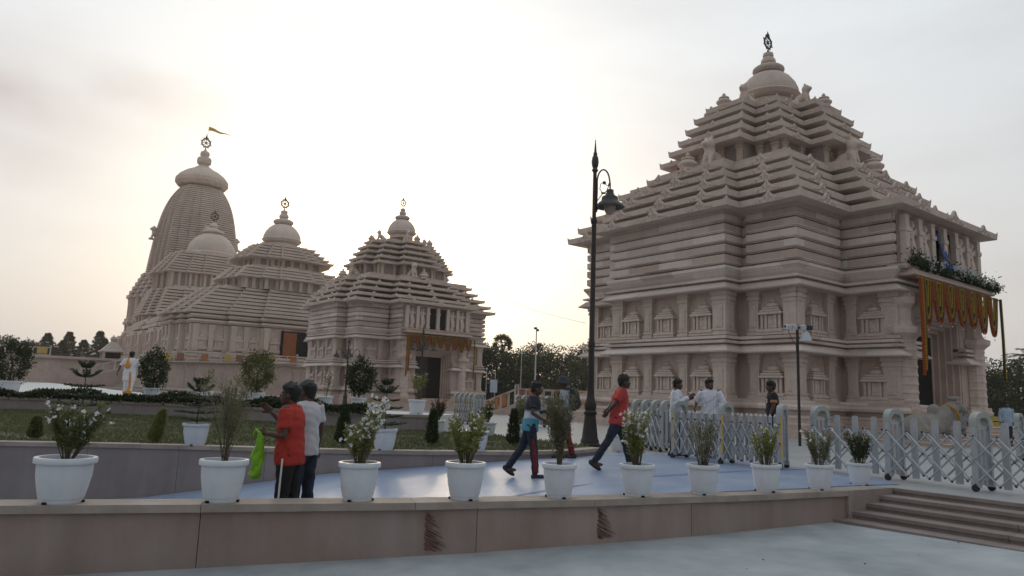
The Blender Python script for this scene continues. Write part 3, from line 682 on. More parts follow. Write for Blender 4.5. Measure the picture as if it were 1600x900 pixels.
balustrade('stone balustrade with faded cloths along the podium edge, left of the man in white', UV(106.9,-34), UV(106.9,8), PZ, PZ, 22, seed=1)
balustrade('stone balustrade with orange and yellow cloths below the large tiered hall', UV(88.6,17.2), UV(88.6,33), PZ-.5, PZ, 12, seed=3)
balustrade('long balustrade with cloth panels rising towards the tower with garlands', UV(89,9.5), UV(88.6,17), 1.4, PZ-.5, 7, seed=5)

def roof_group(root, P, z0, s0, s1, n, dz, fas=.5, m='stone_far', name='roof_tier', depth=1.2, top=None):
    for i in range(n):
        s = s0 + (s1-s0)*i/max(1,n-1); mb = MB(); Q = scaled(P, s); z = z0 + dz*i
        tier(mb, Q, z, fas, depth, .2, .22, .12); mb.ring(Q, [(-depth+.02, z+fas), (-depth+.02, z+dz if i < n-1 else (top or z+dz))], i == n-1); mb.build(name, m, root)
def neck(root, P, z0, z1, s, m='stone_far', step=1.5):
    Q = scaled(P, s); MB().ring(Q, [(0,z0),(0,z1)], True).build('neck_wall', 'stone_recess_shade', root)
    me = pilaster_mesh(.5, .2, z1-z0)
    xs = [p[0] for p in Q]; ys = [p[1] for p in Q]
    for i in range(len(Q)):
        a, b = Vector(Q[i]), Vector(Q[(i+1)%len(Q)]); e = b-a; nrm_ = Vector((e.y, -e.x)).normalized()
        if nrm_.y > .5 or nrm_.x > .5 or e.length < .9: continue
        k = max(1, round(e.length/step))
        for j in range(k+1):
            p = a.lerp(b, min(max(j/k, .25/e.length), 1-.25/e.length)); link('neck_pilaster', me, m, root, (p.x, p.y, z0), math.atan2(nrm_.y, nrm_.x) + math.pi/2)
def hall_wall(root, P, z0, z1, m='stone_far', step=2.6):
    h = z1-z0
    MB().ring(P, [(.9,z0),(.9,z0+.25*h*.3),(.6,z0+.1*h),(.8,z0+.13*h),(.8,z0+.17*h),(.4,z0+.2*h),(.55,z0+.22*h),(.55,z0+.26*h),(0,z0+.28*h)], False).build('base_moulding', m, root)
    MB().ring(P, [(0,z0+.25*h),(0,z1)], True).build('wall', m, root)
    me = pilaster_mesh(.7, .3, h*.70); nm = niche_mesh(1.5, h*.5)
    for i in range(len(P)):
        a, b = Vector(P[i]), Vector(P[(i+1)%len(P)]); e = b-a; nn = Vector((e.y, -e.x)).normalized()
        if nn.y > .5 or nn.x > .5 or e.length < 1: continue
        k = max(1, round(e.length/step)); rz = math.atan2(nn.y, nn.x) + math.pi/2
        for j in range(k+1):
            p = a.lerp(b, min(max(j/k, .36/e.length), 1-.36/e.length)); link('pilaster', me, m, root, (p.x, p.y, z0+.28*h), rz)
            if j < k and e.length > 2.2: p = a.lerp(b, (j+.5)/k); link('shrine_niche', nm, m, root, (p.x, p.y, z0+.32*h), rz)
# the great hall just behind the second gate tower
hall = thing('temple_hall', 'wide stone temple hall with three-stage tiered roof and golden-lit bell dome, beside the sun', 'temple', (-34.9, 105.2, 0), AX)
PH = ratha(13.0, 7.6, [(8.5,.8),(4.5,1.8)], [(5.0,.7),(2.5,1.4)])
hall_wall(hall, PH, PZ, 8.9)
for z in (8.9, 9.6): MB().ring(PH, [(-.2,z),(.35,z+.05),(.6,z+.3),(.35,z+.55),(-.2,z+.62)], True).build('cornice_course', 'stone_far', hall)
roof_group(hall, PH, 10.3, 1.08, .76, 8, .53, .32, top=14.7)
PH2 = ratha(6.8, 6.2, [(4.2,.6),(2.2,1.1)], [(3.8,.5),(2,1.0)])
neck(hall, PH2, 14.4, 16.0, 1.0); roof_group(hall, PH2, 15.9, 1.13, .94, 4, .48, .30, top=18.1)
neck(hall, PH2, 17.8, 19.2, .70); roof_group(hall, PH2, 19.1, .90, .58, 5, .52, .30, top=21.8)
bell_top(hall, 21.8, 1.68, 'stone_far')
MB().box(-2.2, 2.2, -9.9, -9.45, PZ+.2, 8.6).build('doorway', 'inside_shade', hall); MB().box(-2.0,-.2,-10.0,-9.92,PZ+.2,8.4).build('curtain','red_curtain',hall)  # doorway is a solid block coloured as its inner shade
# the second hall with the plain dome
dome = thing('temple_hall', 'stone hall with a plain pale round dome, in front of the tallest tower', 'temple', (-59.3, 137.6, 0), AX)
PD = ratha(9.6, 9.4, [(6.5,.8),(3.6,1.5)], [(6.0,.8),(3.2,1.5)])
hall_wall(dome, PD, PZ, 13.0); roof_group(dome, PD, 13.0, 1.08, .92, 9, .58, .36, top=18.6)
PD2 = ratha(8.2, 6.8, [(5.2,.6),(2.8,1.1)], [(4.3,.6),(2.2,1.1)])
neck(dome, PD2, 18.2, 21.2, 1.0); roof_group(dome, PD2, 21.1, 1.12, .80, 8, .56, .34, top=25.8)
MB().ring(ratha(4.6,4.3,[(2.6,.3)],[(2.6,.3)]), [(0,25.0),(0,25.75),(-.3,25.9)], True).build('dome_base', 'stone_far', dome)
d_ = MB().lathe([(4.4,25.6),(4.75,26.0),(4.45,26.3),(4.45,26.8),(4.0,28.1),(3.1,29.3),(1.9,30.1),(1.6,30.3),(2.1,30.5),(2.0,30.9),(1.1,31.2),(.7,31.5),(.9,31.9),(.5,32.4),(.2,32.7)], 40).build('bell_dome', 'stone_far', dome); smooth_by_angle(d_.data, 28)
link('wheel', WHEEL, 'bronze', dome, (0,0,33.9), 0, 1.5)
# low gallery along the flank
gal = thing('side_gallery', 'low stepped stone gallery running back along the left flank of the temple halls', 'gallery', (*UV(131, 23.6), 0), AX)
PG = ratha(2.3, 20, [(1.2,.4)], [(16,.4),(12,-.2),(7,.4),(3,.8)])
hall_wall(gal, PG, PZ, 8.6, step=3.2); roof_group(gal, PG, 8.6, 1.0, 1.0, 1, .7, .5, depth=1.0)
PG2 = ratha(1.7, 18.6, [(.9,.3)], [(14,.4),(7,.4),(3,.9)]); roof_group(gal, PG2, 9.5, 1.0, 1.0, 1, .7, .5, depth=.9)
PG3 = ratha(1.2, 17.4, [(.7,.3)], [(13,.4),(3,.7)]); roof_group(gal, PG3, 10.3, 1.0, 1.0, 1, .7, .5, depth=.7, top=11.4)
# the tallest tower: curved spire, ribbed disc, wheel and flag
spire = thing('temple_spire', 'tallest curved stone temple spire with ribbed disc, wheel on top, at the far left', 'temple', (*UV(163.5, 36.2), 0), AX)
spire.scale = (1, 1, 1.045)
PE = lambda a: ratha(a, a, [(a*.76,a*.085),(a*.48,a*.16),(a*.22,a*.23)], [(a*.76,a*.085),(a*.48,a*.16),(a*.22,a*.23)])
B0 = PE(9.2)
hall_wall(spire, B0, PZ, 12.2, step=3); 
MB().ring(B0, [(-.1,11.9),(.5,12.0),(.7,12.4),(.4,12.8),(.5,13.1),(.1,13.4)], True).build('cornice_course', 'stone_far', spire)
MB().ring(B0, [(-.1,13.3),(-.1,17.3)], True).build('upper_wall', 'stone_far', spire)
mp_ = pilaster_mesh(.8,.3,3.9)
for i in range(len(B0)):
    a, b = Vector(B0[i]), Vector(B0[(i+1)%len(B0)]); e = b-a; nn = Vector((e.y,-e.x)).normalized()
    if nn.y > .5 or nn.x > .5 or e.length < 1.5: continue
    for f in (.15,.5,.85): p = a.lerp(b,f); link('pilaster', mp_, 'stone_far', spire, (p.x-nn.x*.1, p.y-nn.y*.1, 13.4), math.atan2(nn.y,nn.x)+math.pi/2)
roof_group(spire, B0, 17.2, 1.05, .86, 6, .9, .6, depth=1.5, top=22.6)
zs = np.linspace(22.3, 41.5, 43); mb = MB()
def spire_a(z):
    t = (z-22.3)/19.2; return 7.35*(1 - .19*t - .12*t**2 - .24*t**6)
prev = None; vs = []; npt = len(PE(1)); rows = []
for i, z in enumerate(zs[:-1]):
    z2 = zs[i+1]; h = z2-z
    for zz, k in ((z, 0.945), (z+h*.2, 1.0), (z+h*.74, 1.0), (z+h*.97, .945)): rows.append((zz, spire_a(zz)*k))
for zz, a in rows: vs += [(x, y, zz) for x, y in PE(a)]
mb.add(vs, [(k*npt+i, k*npt+(i+1)%npt, (k+1)*npt+(i+1)%npt, (k+1)*npt+i) for k in range(len(rows)-1) for i in range(npt)] + [tuple((len(rows)-1)*npt+i for i in range(npt))])
mb.build('curved_spire', 'stone_far', spire)
MB().lathe([(3.4,41.2),(3.4,42.2)], 28).build('spire_neck', 'stone_far', spire)
vs = []; prf = [(3.6,41.75),(4.9,41.9),(5.45,42.6),(5.4,43.4),(4.7,44.3),(3.5,45.2),(2.1,45.9),(1.25,46.5)]; nn = 96
for r, z in prf:
    for i in range(nn): rr = r*(1 if i % 2 else .965); a = 2*math.pi*i/nn; vs.append((rr*math.cos(a), rr*math.sin(a), z))
MB().add(vs, [(j*nn+i, j*nn+(i+1)%nn, (j+1)*nn+(i+1)%nn, (j+1)*nn+i) for j in range(len(prf)-1) for i in range(nn)] + [tuple((len(prf)-1)*nn+i for i in range(nn)), tuple(reversed(range(nn)))]).build('ribbed_disc', 'stone_far', spire)
o = MB().lathe([(1.0,46.3),(1.0,46.8),(1.45,47.2),(1.5,48.0),(1.35,48.4),(.8,48.6),(.85,48.8),(1.0,49.2),(.9,49.7),(.4,50.0),(.2,50.3)], 20).build('pot_finial', 'stone_far', spire); smooth_by_angle(o.data, 30)
link('wheel', WHEEL, 'bronze', spire, (0,0,51.8), 0, 2.0)
for x, y, rz in ((-8.1,0,-90),(0,-8.1,0),(8.1,0,90)): link('lion', LION, 'stone_far', spire, (x, y, 29.6), R(rz), 2.0)
mat('flag_yellow', (.75, .52, .06), .8, .1, 2, transl=.4)
fl = thing('pennant', 'small yellow pennant streaming to the right above the wheel of the tallest spire', 'flag', (spire.location.x, spire.location.y, 54.7))
m = MB(); vs = []
for i in range(15):
    t = i/14; w = .85*(1-t)**1.2 + .05; x = .3 + 5.2*t; z = 2.8 - 1.6*t + .12*math.sin(t*9); y = .35*math.sin(t*7)*t
    for yy in (0, .04): vs += [(x, y+yy, z-w/2), (x, y+yy, z+w/2)]
m.add(vs, [q for i in range(14) for q in ((i*4,(i+1)*4,(i+1)*4+1,i*4+1),(i*4+2,i*4+3,(i+1)*4+3,(i+1)*4+2),(i*4+1,(i+1)*4+1,(i+1)*4+3,i*4+3),(i*4,i*4+2,(i+1)*4+2,(i+1)*4))]); m.build('cloth', 'flag_yellow', fl, True)
MB().tube([(0,0,0),(.3,0,3.2)], .03, 6).build('staff', 'bronze', fl)
# little pavilion on the podium
pv = thing('pavilion', 'small pale pavilion with pyramid roof and finial, left of the spire', 'pavilion', (-67.2, 121, PZ), AX); pv.scale = (.8,.8,.8)
MB().box(-2,2,-2,2,0,.4).build('base', 'rail_stone', pv)
for x in (-1.7,1.7):
    for y in (-1.7,1.7): MB().box(x-.25,x+.25,y-.25,y+.25,.4,2.2).build('pillar', 'rail_stone', pv)
MB().box(-1.4,1.4,-1.4,1.4,.4,2.2).build('inner_shade_block', 'inside_shade', pv)  # solid block painted dark for the shade between the pillars
m = MB(); m.ring([(-2.1,-2.1),(2.1,-2.1),(2.1,2.1),(-2.1,2.1)], [(0,2.2),(.25,2.3),(.25,2.5),(-.3,2.9),(-1.2,4.0),(-1.8,4.7)], True, True); m.build('roof', 'rail_stone', pv)
link('pot_finial', KALASH, 'stone_far', pv, (0,0,4.6), 0, 1.3)
# ------------------------------------------------------------------ foliage tools
mat('leaf_mid', (.18, .195, .08), .55, .25, 1.5, transl=.5, second=(.085, .10, .04), obrand=.15, spec=.15)
mat('leaf_light', (.27, .29, .10), .5, .2, 2, transl=.5, second=(.14, .15, .06), spec=.15)
mat('leaf_dark', (.055, .08, .038), .55, .25, 1.5, transl=.2, second=(.04, .055, .026), obrand=.2, spec=.15)
mat('leaf_grey', (.24, .235, .14), .6, .2, 2, transl=.5, second=(.085, .09, .06), spec=.15)
mat('leaf_brush', (.17, .16, .105), .6, .2, 2, transl=.45, second=(.12, .115, .075), spec=.15)
mat('leaf_needle', (.08, .11, .065), .6, .2, 2, transl=.2)
mat('leaf_tree', (.042, .056, .024), .7, .25, .3, transl=.25, second=(.028, .038, .017), obrand=.25)
mat('bark', (.09, .07, .055), .9, .2, 8, .4, 30)
mat('twig', (.12, .10, .055), .8, .2, 8)
mat('petal', (.72, .72, .74), .6, .05, 6, transl=.3)
mat('petal_red', (.60, .06, .05), .6, .1, 6, transl=.3)
mat('petal_peach', (.75, .35, .2), .6, .1, 6, transl=.3)
mat('pot_plastic', (.61, .64, .69), .42, .05, 3, spec=.5, streak=.07, sfreq=6, obrand=.05)
mat('soil', (.05, .035, .025), .95, .2, 20)
RS = np.random.RandomState(7)
def unit(a): return a/np.maximum(np.linalg.norm(a, axis=1, keepdims=True), 1e-6)
def leaf_quads(cen, dirs, ln, wd, rs=RS, fold=.25):
    """N leaves as 4-vertex blades; returns (4N,3)"""
    n = len(cen); dirs = unit(dirs); r = unit(rs.normal(size=(n,3))); side = unit(np.cross(dirs, r)); nor = np.cross(side, dirs)
    ln = np.broadcast_to(ln, (n,))[:,None]; wd = np.broadcast_to(wd, (n,))[:,None]
    mid = cen + dirs*ln*.45 + nor*wd*fold
    v = np.empty((n,4,3)); v[:,0] = cen; v[:,1] = mid + side*wd*.5; v[:,2] = cen + dirs*ln; v[:,3] = mid - side*wd*.5
    return v.reshape(-1,3)
def quad_mesh(name, v):
    n = len(v)//4; me = bpy.data.meshes.new(name); me.vertices.add(4*n); me.vertices.foreach_set('co', np.ascontiguousarray(v, dtype=np.float32).ravel())
    me.loops.add(4*n); me.loops.foreach_set('vertex_index', np.arange(4*n, dtype=np.int32)); me.polygons.add(n)
    me.polygons.foreach_set('loop_start', np.arange(0, 4*n, 4, dtype=np.int32)); me.update(calc_edges=True); return me
def sphere_pts(n, c, r, rs=RS, shell=.5):
    d = unit(rs.normal(size=(n,3))); q = rs.uniform(shell**3, 1, size=(n,1))**(1/3); return np.array(c) + d*q*np.array(r), d
def tree(label, x, y, h, w, base=0., trunk=.35, mt='leaf_tree', n=5200, leaf=.36, group='trees behind the temples', seed=0, name='leafy_tree', low=.12, cat='tree', clusters=46):
    rs = np.random.RandomState(seed+11); t = thing(name, label, cat, (x, y, base), rs.uniform(0,6), group)
    m = MB(); m.tube([(0,0,0),(.1,.05,h*.3),(.0,.1,h*.55),(.1,0,h*.8)], [h*.03,h*.024,h*.016,h*.008], 7)
    for k in range(7):
        a = k*2.4; z = h*(.25+.07*k); m.tube([(0,0,z),(w*.2*math.cos(a),w*.2*math.sin(a),z+h*.1),(w*.4*math.cos(a),w*.4*math.sin(a),z+h*.17)], [h*.013,h*.009,h*.004], 5)
    m.build('trunk', 'bark', t)
    cc = []
    for k in range(clusters):
        z = rs.uniform(low, .95); rad = w*.5*math.sqrt(max(.05, 1-abs((z-.52)/.52)**2.4)); a = rs.uniform(0, 6.283); q = math.sqrt(rs.uniform(.05,1))*rad
        cc.append((q*math.cos(a), q*math.sin(a), z*h))
    V = []; per = n//clusters
    for c in cc:
        r = w*rs.uniform(.10,.19); p, d = sphere_pts(per, c, (r*1.15,r*1.15,r*.8), rs, .3)
        V.append(leaf_quads(p, d + rs.normal(size=p.shape)*.7 + [0,0,-.1], leaf*rs.uniform(.6,1.2,per), leaf*.55*rs.uniform(.6,1.2,per), rs))
    link('crown', quad_mesh('crown', np.concatenate(V)), mt, t); return t
def conifer(label, x, y, h, w, base=0., seed=0, n=3000, mt='leaf_tree', group='casuarina trees beyond the podium', leaf=.3):
    rs = np.random.RandomState(seed+5); t = thing('casuarina_tree', label, 'tree', (x, y, base), rs.uniform(0,6), group)
    MB().tube([(0,0,0),(.05,0,h*.5),(0,.05,h*.97)], [h*.02,h*.013,h*.003], 6).build('trunk', 'bark', t)
    z = h*(.12 + .86*rs.uniform(0,1,n)**.9); rad = w*.5*(1-(z/h))**.75*(.75+.5*np.sin(z*3.1+seed)**2)
    a = rs.uniform(0,6.283,n); q = np.sqrt(rs.uniform(0,1,n))*rad; p = np.stack([q*np.cos(a), q*np.sin(a), z], 1)
    d = np.stack([np.cos(a), np.sin(a), np.full(n,.8)], 1) + rs.normal(size=(n,3))*.4
    link('crown', quad_mesh('crown', leaf_quads(p, d, leaf*2, leaf*.5, rs)), mt, t); return t
def palm(label, x, y, h, base=0., r=1.4, seed=0, fan=True, group=None):
    rs = np.random.RandomState(seed); t = thing('palm_tree', label, 'tree', (x, y, base), 0, group)
    MB().tube([(0,0,0),(.1,0,h*.5),(0,0,h-.1)], [.28,.2,.17], 8).build('trunk', 'bark', t); V = []
    for k in range(26):
        a = rs.uniform(0,6.283); e = rs.uniform(-.75,1.25); d = np.array([math.cos(a)*math.cos(e), math.sin(a)*math.cos(e), math.sin(e)])
        if fan:
            c = np.array([0,0,h]) + d*r*.55; dd = d[None] + rs.normal(size=(26,3))*.55; V.append(leaf_quads(np.repeat(c[None],26,0), dd, r*.62, .13, rs, .05))
        else:
            s = np.linspace(.1,1,34)[:,None]; c = np.array([0,0,h]) + d*r*1.7*s + np.array([0,0,-1])*(s**2)*r*.75
            for q in (-1,1):
                sd = np.cross(d, [0,0,1]); dd = sd*q + d*.5 + np.array([0,0,-.35]); V.append(leaf_quads(c, np.repeat(dd[None],34,0)+rs.normal(size=(34,3))*.12, .5, .06, rs, .05))
    link('crown', quad_mesh('crown', np.concatenate(V)), 'leaf_tree', t); return t
# ------------------------------------------------------------------ grass on the lawn
from mathutils.geometry import tessellate_polygon
lpts = np.array(lp); rs = np.random.RandomState(3); N = 60000
gx_ = rs.uniform(-24, 2.3, N*2); gy_ = rs.uniform(11, 25, N*2)
def inside(px, py, poly):
    c = np.zeros(len(px), bool); n = len(poly); j = n-1
    for i in range(n):
        xi, yi = poly[i]; xj, yj = poly[j]
        with np.errstate(divide='ignore', invalid='ignore'): c ^= ((yi > py) != (yj > py)) & (px < (xj-xi)*(py-yi)/(yj-yi)+xi)
        j = i
    return c
k_ = inside(gx_, gy_, lpts) & (np.sin(gx_*2.1+np.sin(gy_*1.3)*2.5)*np.sin(gy_*2.3+gx_*.7) > -.62 + .3*rs.normal(size=N*2)); gx_, gy_ = gx_[k_][:N], gy_[k_][:N]; n = len(gx_)
gz_ = .11 + .012*np.maximum(0, gy_-14)
patch = np.sin(gx_*1.3+np.sin(gy_*.9)*2)*np.sin(gy_*1.7+1)
cen = np.stack([gx_, gy_, gz_-.005], 1); dr = rs.normal(size=(n,3))*.45 + [0,0,1]
go = link('grass', quad_mesh('grass', leaf_quads(cen, dr, .055 + .035*rs.uniform(0,1,n) + .02*np.maximum(patch,0), .022, rs, .1)), 'grass'); tag(go, 'short patchy green lawn behind the low grey wall', 'grass', kind='stuff')
# clipped hedge on the terrace edge
V = []; L_ = resample([tuple(p) for p in TER], .12); LN = normals(L_); rs = np.random.RandomState(9)
hp = np.array([tuple(p + n*(.12 + .03*math.sin(i*.5))) for i, (p, n) in enumerate(zip(L_, LN)) if p.x < -3.9])
c = np.repeat(hp, 95, 0); c = np.concatenate([c + rs.normal(size=c.shape)*.10, np.zeros((len(c),1))], 1); hh = .24 + .08*np.sin(c[:,0]*1.7) + .05*np.sin(c[:,0]*4.1); c[:,2] = TZ + hh*rs.uniform(0,1,len(c))
hd = thing('hedge', 'low leafy hedge along the edge of the white terrace', 'hedge', (0,0,0)); link('foliage', quad_mesh('hedge', leaf_quads(c, rs.normal(size=c.shape)+[0,-.3,.6], .11, .06, rs)), 'leaf_dark', hd)

# ------------------------------------------------------------------ potted plants
def pot_mesh(w, h):
    r = w/2; m = MB()
    m.lathe([(r*.66,0),(r*.68,.015),(r*.68,h*.10),(r*.71,h*.105),(r*.80,h*.35),(r*.87,h*.60),(r*.89,h*.86),(r*.86,h*.88),(r*.82,h*.87),(r*.78,h*.5)], 28)
    me = m.mesh('pot'); smooth_by_angle(me, 40); return me
def rim_mesh(w, h):
    r = w/2; m = MB(); pr = [(r*.88,h*.865),(r*.98,h*.87),(r,h*.89),(r,h*.965),(r*.985,h*.995),(r*.94,h),(r*.85,h),(r*.835,h*.98),(r*.83,h*.8)]
    k = 28; vs = [(q*math.cos(2*math.pi*i/k), q*math.sin(2*math.pi*i/k), z) for q, z in pr for i in range(k)]
    m.add(vs, [(j*k+i, j*k+(i+1)%k, (j+1)*k+(i+1)%k, (j+1)*k+i) for j in range(len(pr)-1) for i in range(k)]); me = m.mesh('rim'); smooth_by_angle(me, 40); return me
def planter(label, x, y, z, w, h, group, rot=0):
    t = thing('potted_plant', label, 'potted plant', (x, y, z), rot, group)
    rr = random.Random(int(x*131+y*17)); t.rotation_euler = (rr.uniform(-.012,.012), rr.uniform(-.012,.012), rr.uniform(-.5,.5))
    p = link('pot', pot_mesh(w, h), 'pot_plastic', t); link('rim', rim_mesh(w, h), 'pot_plastic', p)
    MB().lathe([(w*.42,h*.80),(w*.41,h*.83),(w*.2,h*.86),(.01,h*.86)], 20).build('soil', 'soil', t)
    m = MB()
    for a in (-1.57, .5, 2.6): m.cbox((w*.34*math.cos(a), w*.34*math.sin(a), h*.03), (.04,.04,.022), rotm('Z', math.degrees(a)))
    m.build('drain_hole', 'inside_shade', p)
    return t
def stems(t, pts, r, m='twig'):
    mb = MB()
    for P in pts: mb.tube(P, [r*(1-.75*i/(len(P)-1)) for i in range(len(P))], 5)
    mb.build('stems', m, t)
def bush(t, top, h, spread, nst, leaf, lw, mt, seed, flowers=0, per=46, lean=(0,0), fmat='petal', up=.5, start=.28):
    """upright stems with leaves all the way up and blossom heads near the tips; top = height of the soil"""
    rs = np.random.RandomState(seed); S_ = []; C_ = []; D_ = []; tips = []
    for k in range(nst):
        a = rs.uniform(0,6.283); q = spread*math.sqrt(rs.uniform(.05,1)); e = np.array([q*math.cos(a)+lean[0], q*math.sin(a)+lean[1], h*rs.uniform(.65,1.0)]); b = np.array([.35*q*math.cos(a)*.6, .35*q*math.sin(a)*.6, 0])
        mid = (b+e)/2 + rs.normal(size=3)*.03; mid[2] += h*.06
        P = [b*(1-s)**2 + 2*mid*s*(1-s) + e*s*s + [0,0,top] for s in np.linspace(0,1,6)]; S_.append([tuple(p) for p in P]); tips.append(P[-1])
        s = rs.uniform(start,1.0,per)[:,None]; c = b*(1-s)**2 + 2*mid*s*(1-s) + e*s*s + [0,0,top]
        C_.append(c + rs.normal(size=c.shape)*.012); d = rs.normal(size=c.shape); d[:,2] = np.abs(d[:,2])*.5 + up; D_.append(d)
    stems(t, S_, .007); c = np.concatenate(C_); d = np.concatenate(D_)
    link('foliage', quad_mesh('foliage', leaf_quads(c, d, leaf*rs.uniform(.6,1.15,len(c)), lw*.82*rs.uniform(.7,1.1,len(c)), rs)), mt, t)
    if flowers:
        V = []
        for i in range(flowers):
            tp = tips[i % len(tips)] + rs.normal(size=3)*np.array([.035,.035,.03]) - [0,0,rs.uniform(0,h*.25)*(i >= len(tips))]
            ax = unit(rs.normal(size=(1,3)) + [0,-.7,.6])[0]; u_ = unit(np.cross(ax, [.3,.2,.9])[None])[0]; v_ = np.cross(ax, u_)
            for p in range(5):
                a = p*1.2566; dd = u_*math.cos(a) + v_*math.sin(a) + ax*.25; V.append(leaf_quads(tp[None], dd[None], .033, .028, rs, .05))
        link('blossoms', quad_mesh('blossoms', np.concatenate(V)), fmat, t)
def wispy(t, top, h, spread, n, seed, mt='leaf_grey', dens=40, ln=.05):
    rs = np.random.RandomState(seed); S_ = []; C_ = []; D_ = []
    for k in range(n):
        a = rs.uniform(0,6.283); q = spread*math.sqrt(rs.uniform(0,1)); e = np.array([q*math.cos(a), q*math.sin(a), h*rs.uniform(.6,1)]); b = np.array([.02*math.cos(a*3), .02*math.sin(a*3), 0]); mid = b*.6 + e*.4 + [0,0,h*.15]
        pt_ = lambda s: b*(1-s)**2 + 2*mid*s*(1-s) + e*s*s + [0,0,top]
        S_.append([tuple(pt_(s)) for s in np.linspace(0,1,6)]); s = rs.uniform(.35,1,dens)[:,None]; c = pt_(s); C_.append(c + rs.normal(size=c.shape)*.035); D_.append(rs.normal(size=c.shape)*.7 + (e-b)/h + [0,0,.3])
    stems(t, S_, .005); c = np.concatenate(C_); link('foliage', quad_mesh('foliage', leaf_quads(c, np.concatenate(D_), ln, ln*.22, rs)), mt, t)
def araucaria(t, top, h, spread, seed):
    rs = np.random.RandomState(seed); mb = MB(); mb.tube([(0,0,top-.05),(0,.005,top+h*.5),(0,0,top+h)], [.014,.01,.004], 6); C_ = []; D_ = []
    for L in range(6):
        z = top + h*(.12+.155*L); R_ = spread*(1-.13*L)*(1 if L < 5 else .6); a0 = rs.uniform(0,6)
        for k in range(6):
            a = a0 + k*1.047 + rs.uniform(-.15,.15); e = np.array([math.cos(a)*R_, math.sin(a)*R_, -.02 + .16*R_ + (.12 if L > 3 else 0)])
            mb.tube([(0,0,z),(e[0]*.5,e[1]*.5,z+e[2]*.3),(e[0],e[1],z+e[2])], [.007,.005,.003], 4)
            s = rs.uniform(.12,1,70)[:,None]; c = np.array([0,0,z]) + np.concatenate([e[:2]*s, (e[2]*s**1.6)], 1); sd = np.array([-math.sin(a), math.cos(a), 0])
            q = np.where(rs.uniform(size=(70,1)) < .5, 1., -1.); D_.append(sd*q*.9 + np.array([math.cos(a), math.sin(a), .35]) + rs.normal(size=(70,3))*.22); C_.append(c)
    mb.build('trunk', 'bark', t); c = np.concatenate(C_); link('foliage', quad_mesh('foliage', leaf_quads(c, np.concatenate(D_), .085, .020, rs, .1)), 'leaf_needle', t)
def topiary(t, zc, rx, rz, seed, mt='leaf_dark', n=2600, cone=False, stem0=0.):
    rs = np.random.RandomState(seed); MB().tube([(0,0,stem0),(0,0,zc)], .03, 6).build('trunk', 'bark', t)
    p, d = sphere_pts(n, (0,0,0), (1,1,1), rs, .45)
    if cone: p[:,:2] *= np.clip(1.15-.55*(p[:,2:3]+1), .25, 1.1)
    cl = unit(rs.normal(size=(70,3)))*rs.uniform(.55,1.02,size=(70,1)); ix = rs.randint(0,70,n); p = np.where(rs.uniform(size=(n,1)) < .68, cl[ix] + rs.normal(size=(n,3))*.13, p*.93); d = unit(p+1e-4)
    p = p*np.array([rx,rx,rz]) + [0,0,zc]
    link('foliage', quad_mesh('foliage', leaf_quads(p, d + rs.normal(size=p.shape)*.6, .085*rs.uniform(.6,1.3,n), .05*rs.uniform(.6,1.2,n), rs)), mt, t)
GF = 'white pots in a row on the front wall'
def on_wall(x, d=.22): p, n_ = wall_at(x); return p.x + n_.x*d, p.y + n_.y*d
x, y = on_wall(-4.62); t = planter('large white pot with two leaning flowering stems, first from the left on the front wall', x, y, .0, .60, .47, GF)
bush(t, .39, .66, .15, 13, .072, .03, 'leaf_mid', 21, 18, 50, (-.16,0)); 
bush(t, .39, .66, .16, 13, .072, .03, 'leaf_mid', 22, 8, 50, (.24,0), 'petal')
x, y = on_wall(-3.1); t = planter('white pot with a thin airy grey-green shrub, second from the left on the front wall', x, y, 0, .53, .46, GF); wispy(t, .40, 1.0, .36, 24, 23, dens=64, ln=.06)
x, y = on_wall(-1.66); t = planter('white pot full of white blossoms on the wall, right of the red polo man', x, y, 0, .50, .44, GF); bush(t, .37, .52, .22, 24, .066, .028, 'leaf_light', 24, 50, 40)
bush(t, .37, .84, .14, 9, .066, .028, 'leaf_light', 25, 60, 40, (.22,0))
x, y = on_wall(-.42); t = planter('white pot with upright yellow-green leafy stems, fourth on the front wall', x, y, 0, .51, .45, GF); bush(t, .38, .64, .28, 26, .075, .03, 'leaf_light', 26, 14, 48)
x, y = on_wall(.78); t = planter('white pot with feathery brush-like grass plant, fifth on the front wall', x, y, 0, .46, .43, GF); wispy(t, .36, .98, .20, 36, 27, mt='leaf_brush', dens=52, ln=.07)
x, y = on_wall(1.88); t = planter('white pot with dense white-flowering bush, in front of the walking man in red tee', x, y, 0, .49, .42, GF); bush(t, .35, .76, .22, 32, .066, .026, 'leaf_light', 28, 76, 44)
x, y = on_wall(2.9); t = planter('white pot with sparse twiggy reddish plant, seventh on the front wall', x, y, 0, .47, .41, GF); bush(t, .34, .76, .24, 20, .055, .022, 'leaf_grey', 29, 0, 40)
x, y = on_wall(4.0); t = planter('white pot with light green leafy stems, eighth on the front wall', x, y, 0, .45, .40, GF); bush(t, .33, .64, .22, 20, .072, .028, 'leaf_light', 30, 14, 42)
x, y = on_wall(5.02); t = planter('white pot with pale leafy shrub, second from the right end of the wall', x, y, 0, .43, .385, GF); bush(t, .32, .60, .24, 24, .066, .026, 'leaf_grey', 31, 14, 42)
t = planter('small white pot with dark rounded bush, last at the right end of the wall', 5.98, 12.32, 0, .40, .365, GF); bush(t, .3, .56, .22, 30, .06, .026, 'leaf_dark', 32, 0, 50)
GL = 'white pots on the lawn wall'
def on_back(x, d=.16):
    for i in range(len(BACK)-1):
        a, b = BACK[i], BACK[i+1]
        if a.x <= x <= b.x: f = (x-a.x)/(b.x-a.x); p = a.lerp(b, f); n_ = BN[i]; return p.x+n_.x*d, p.y+n_.y*d
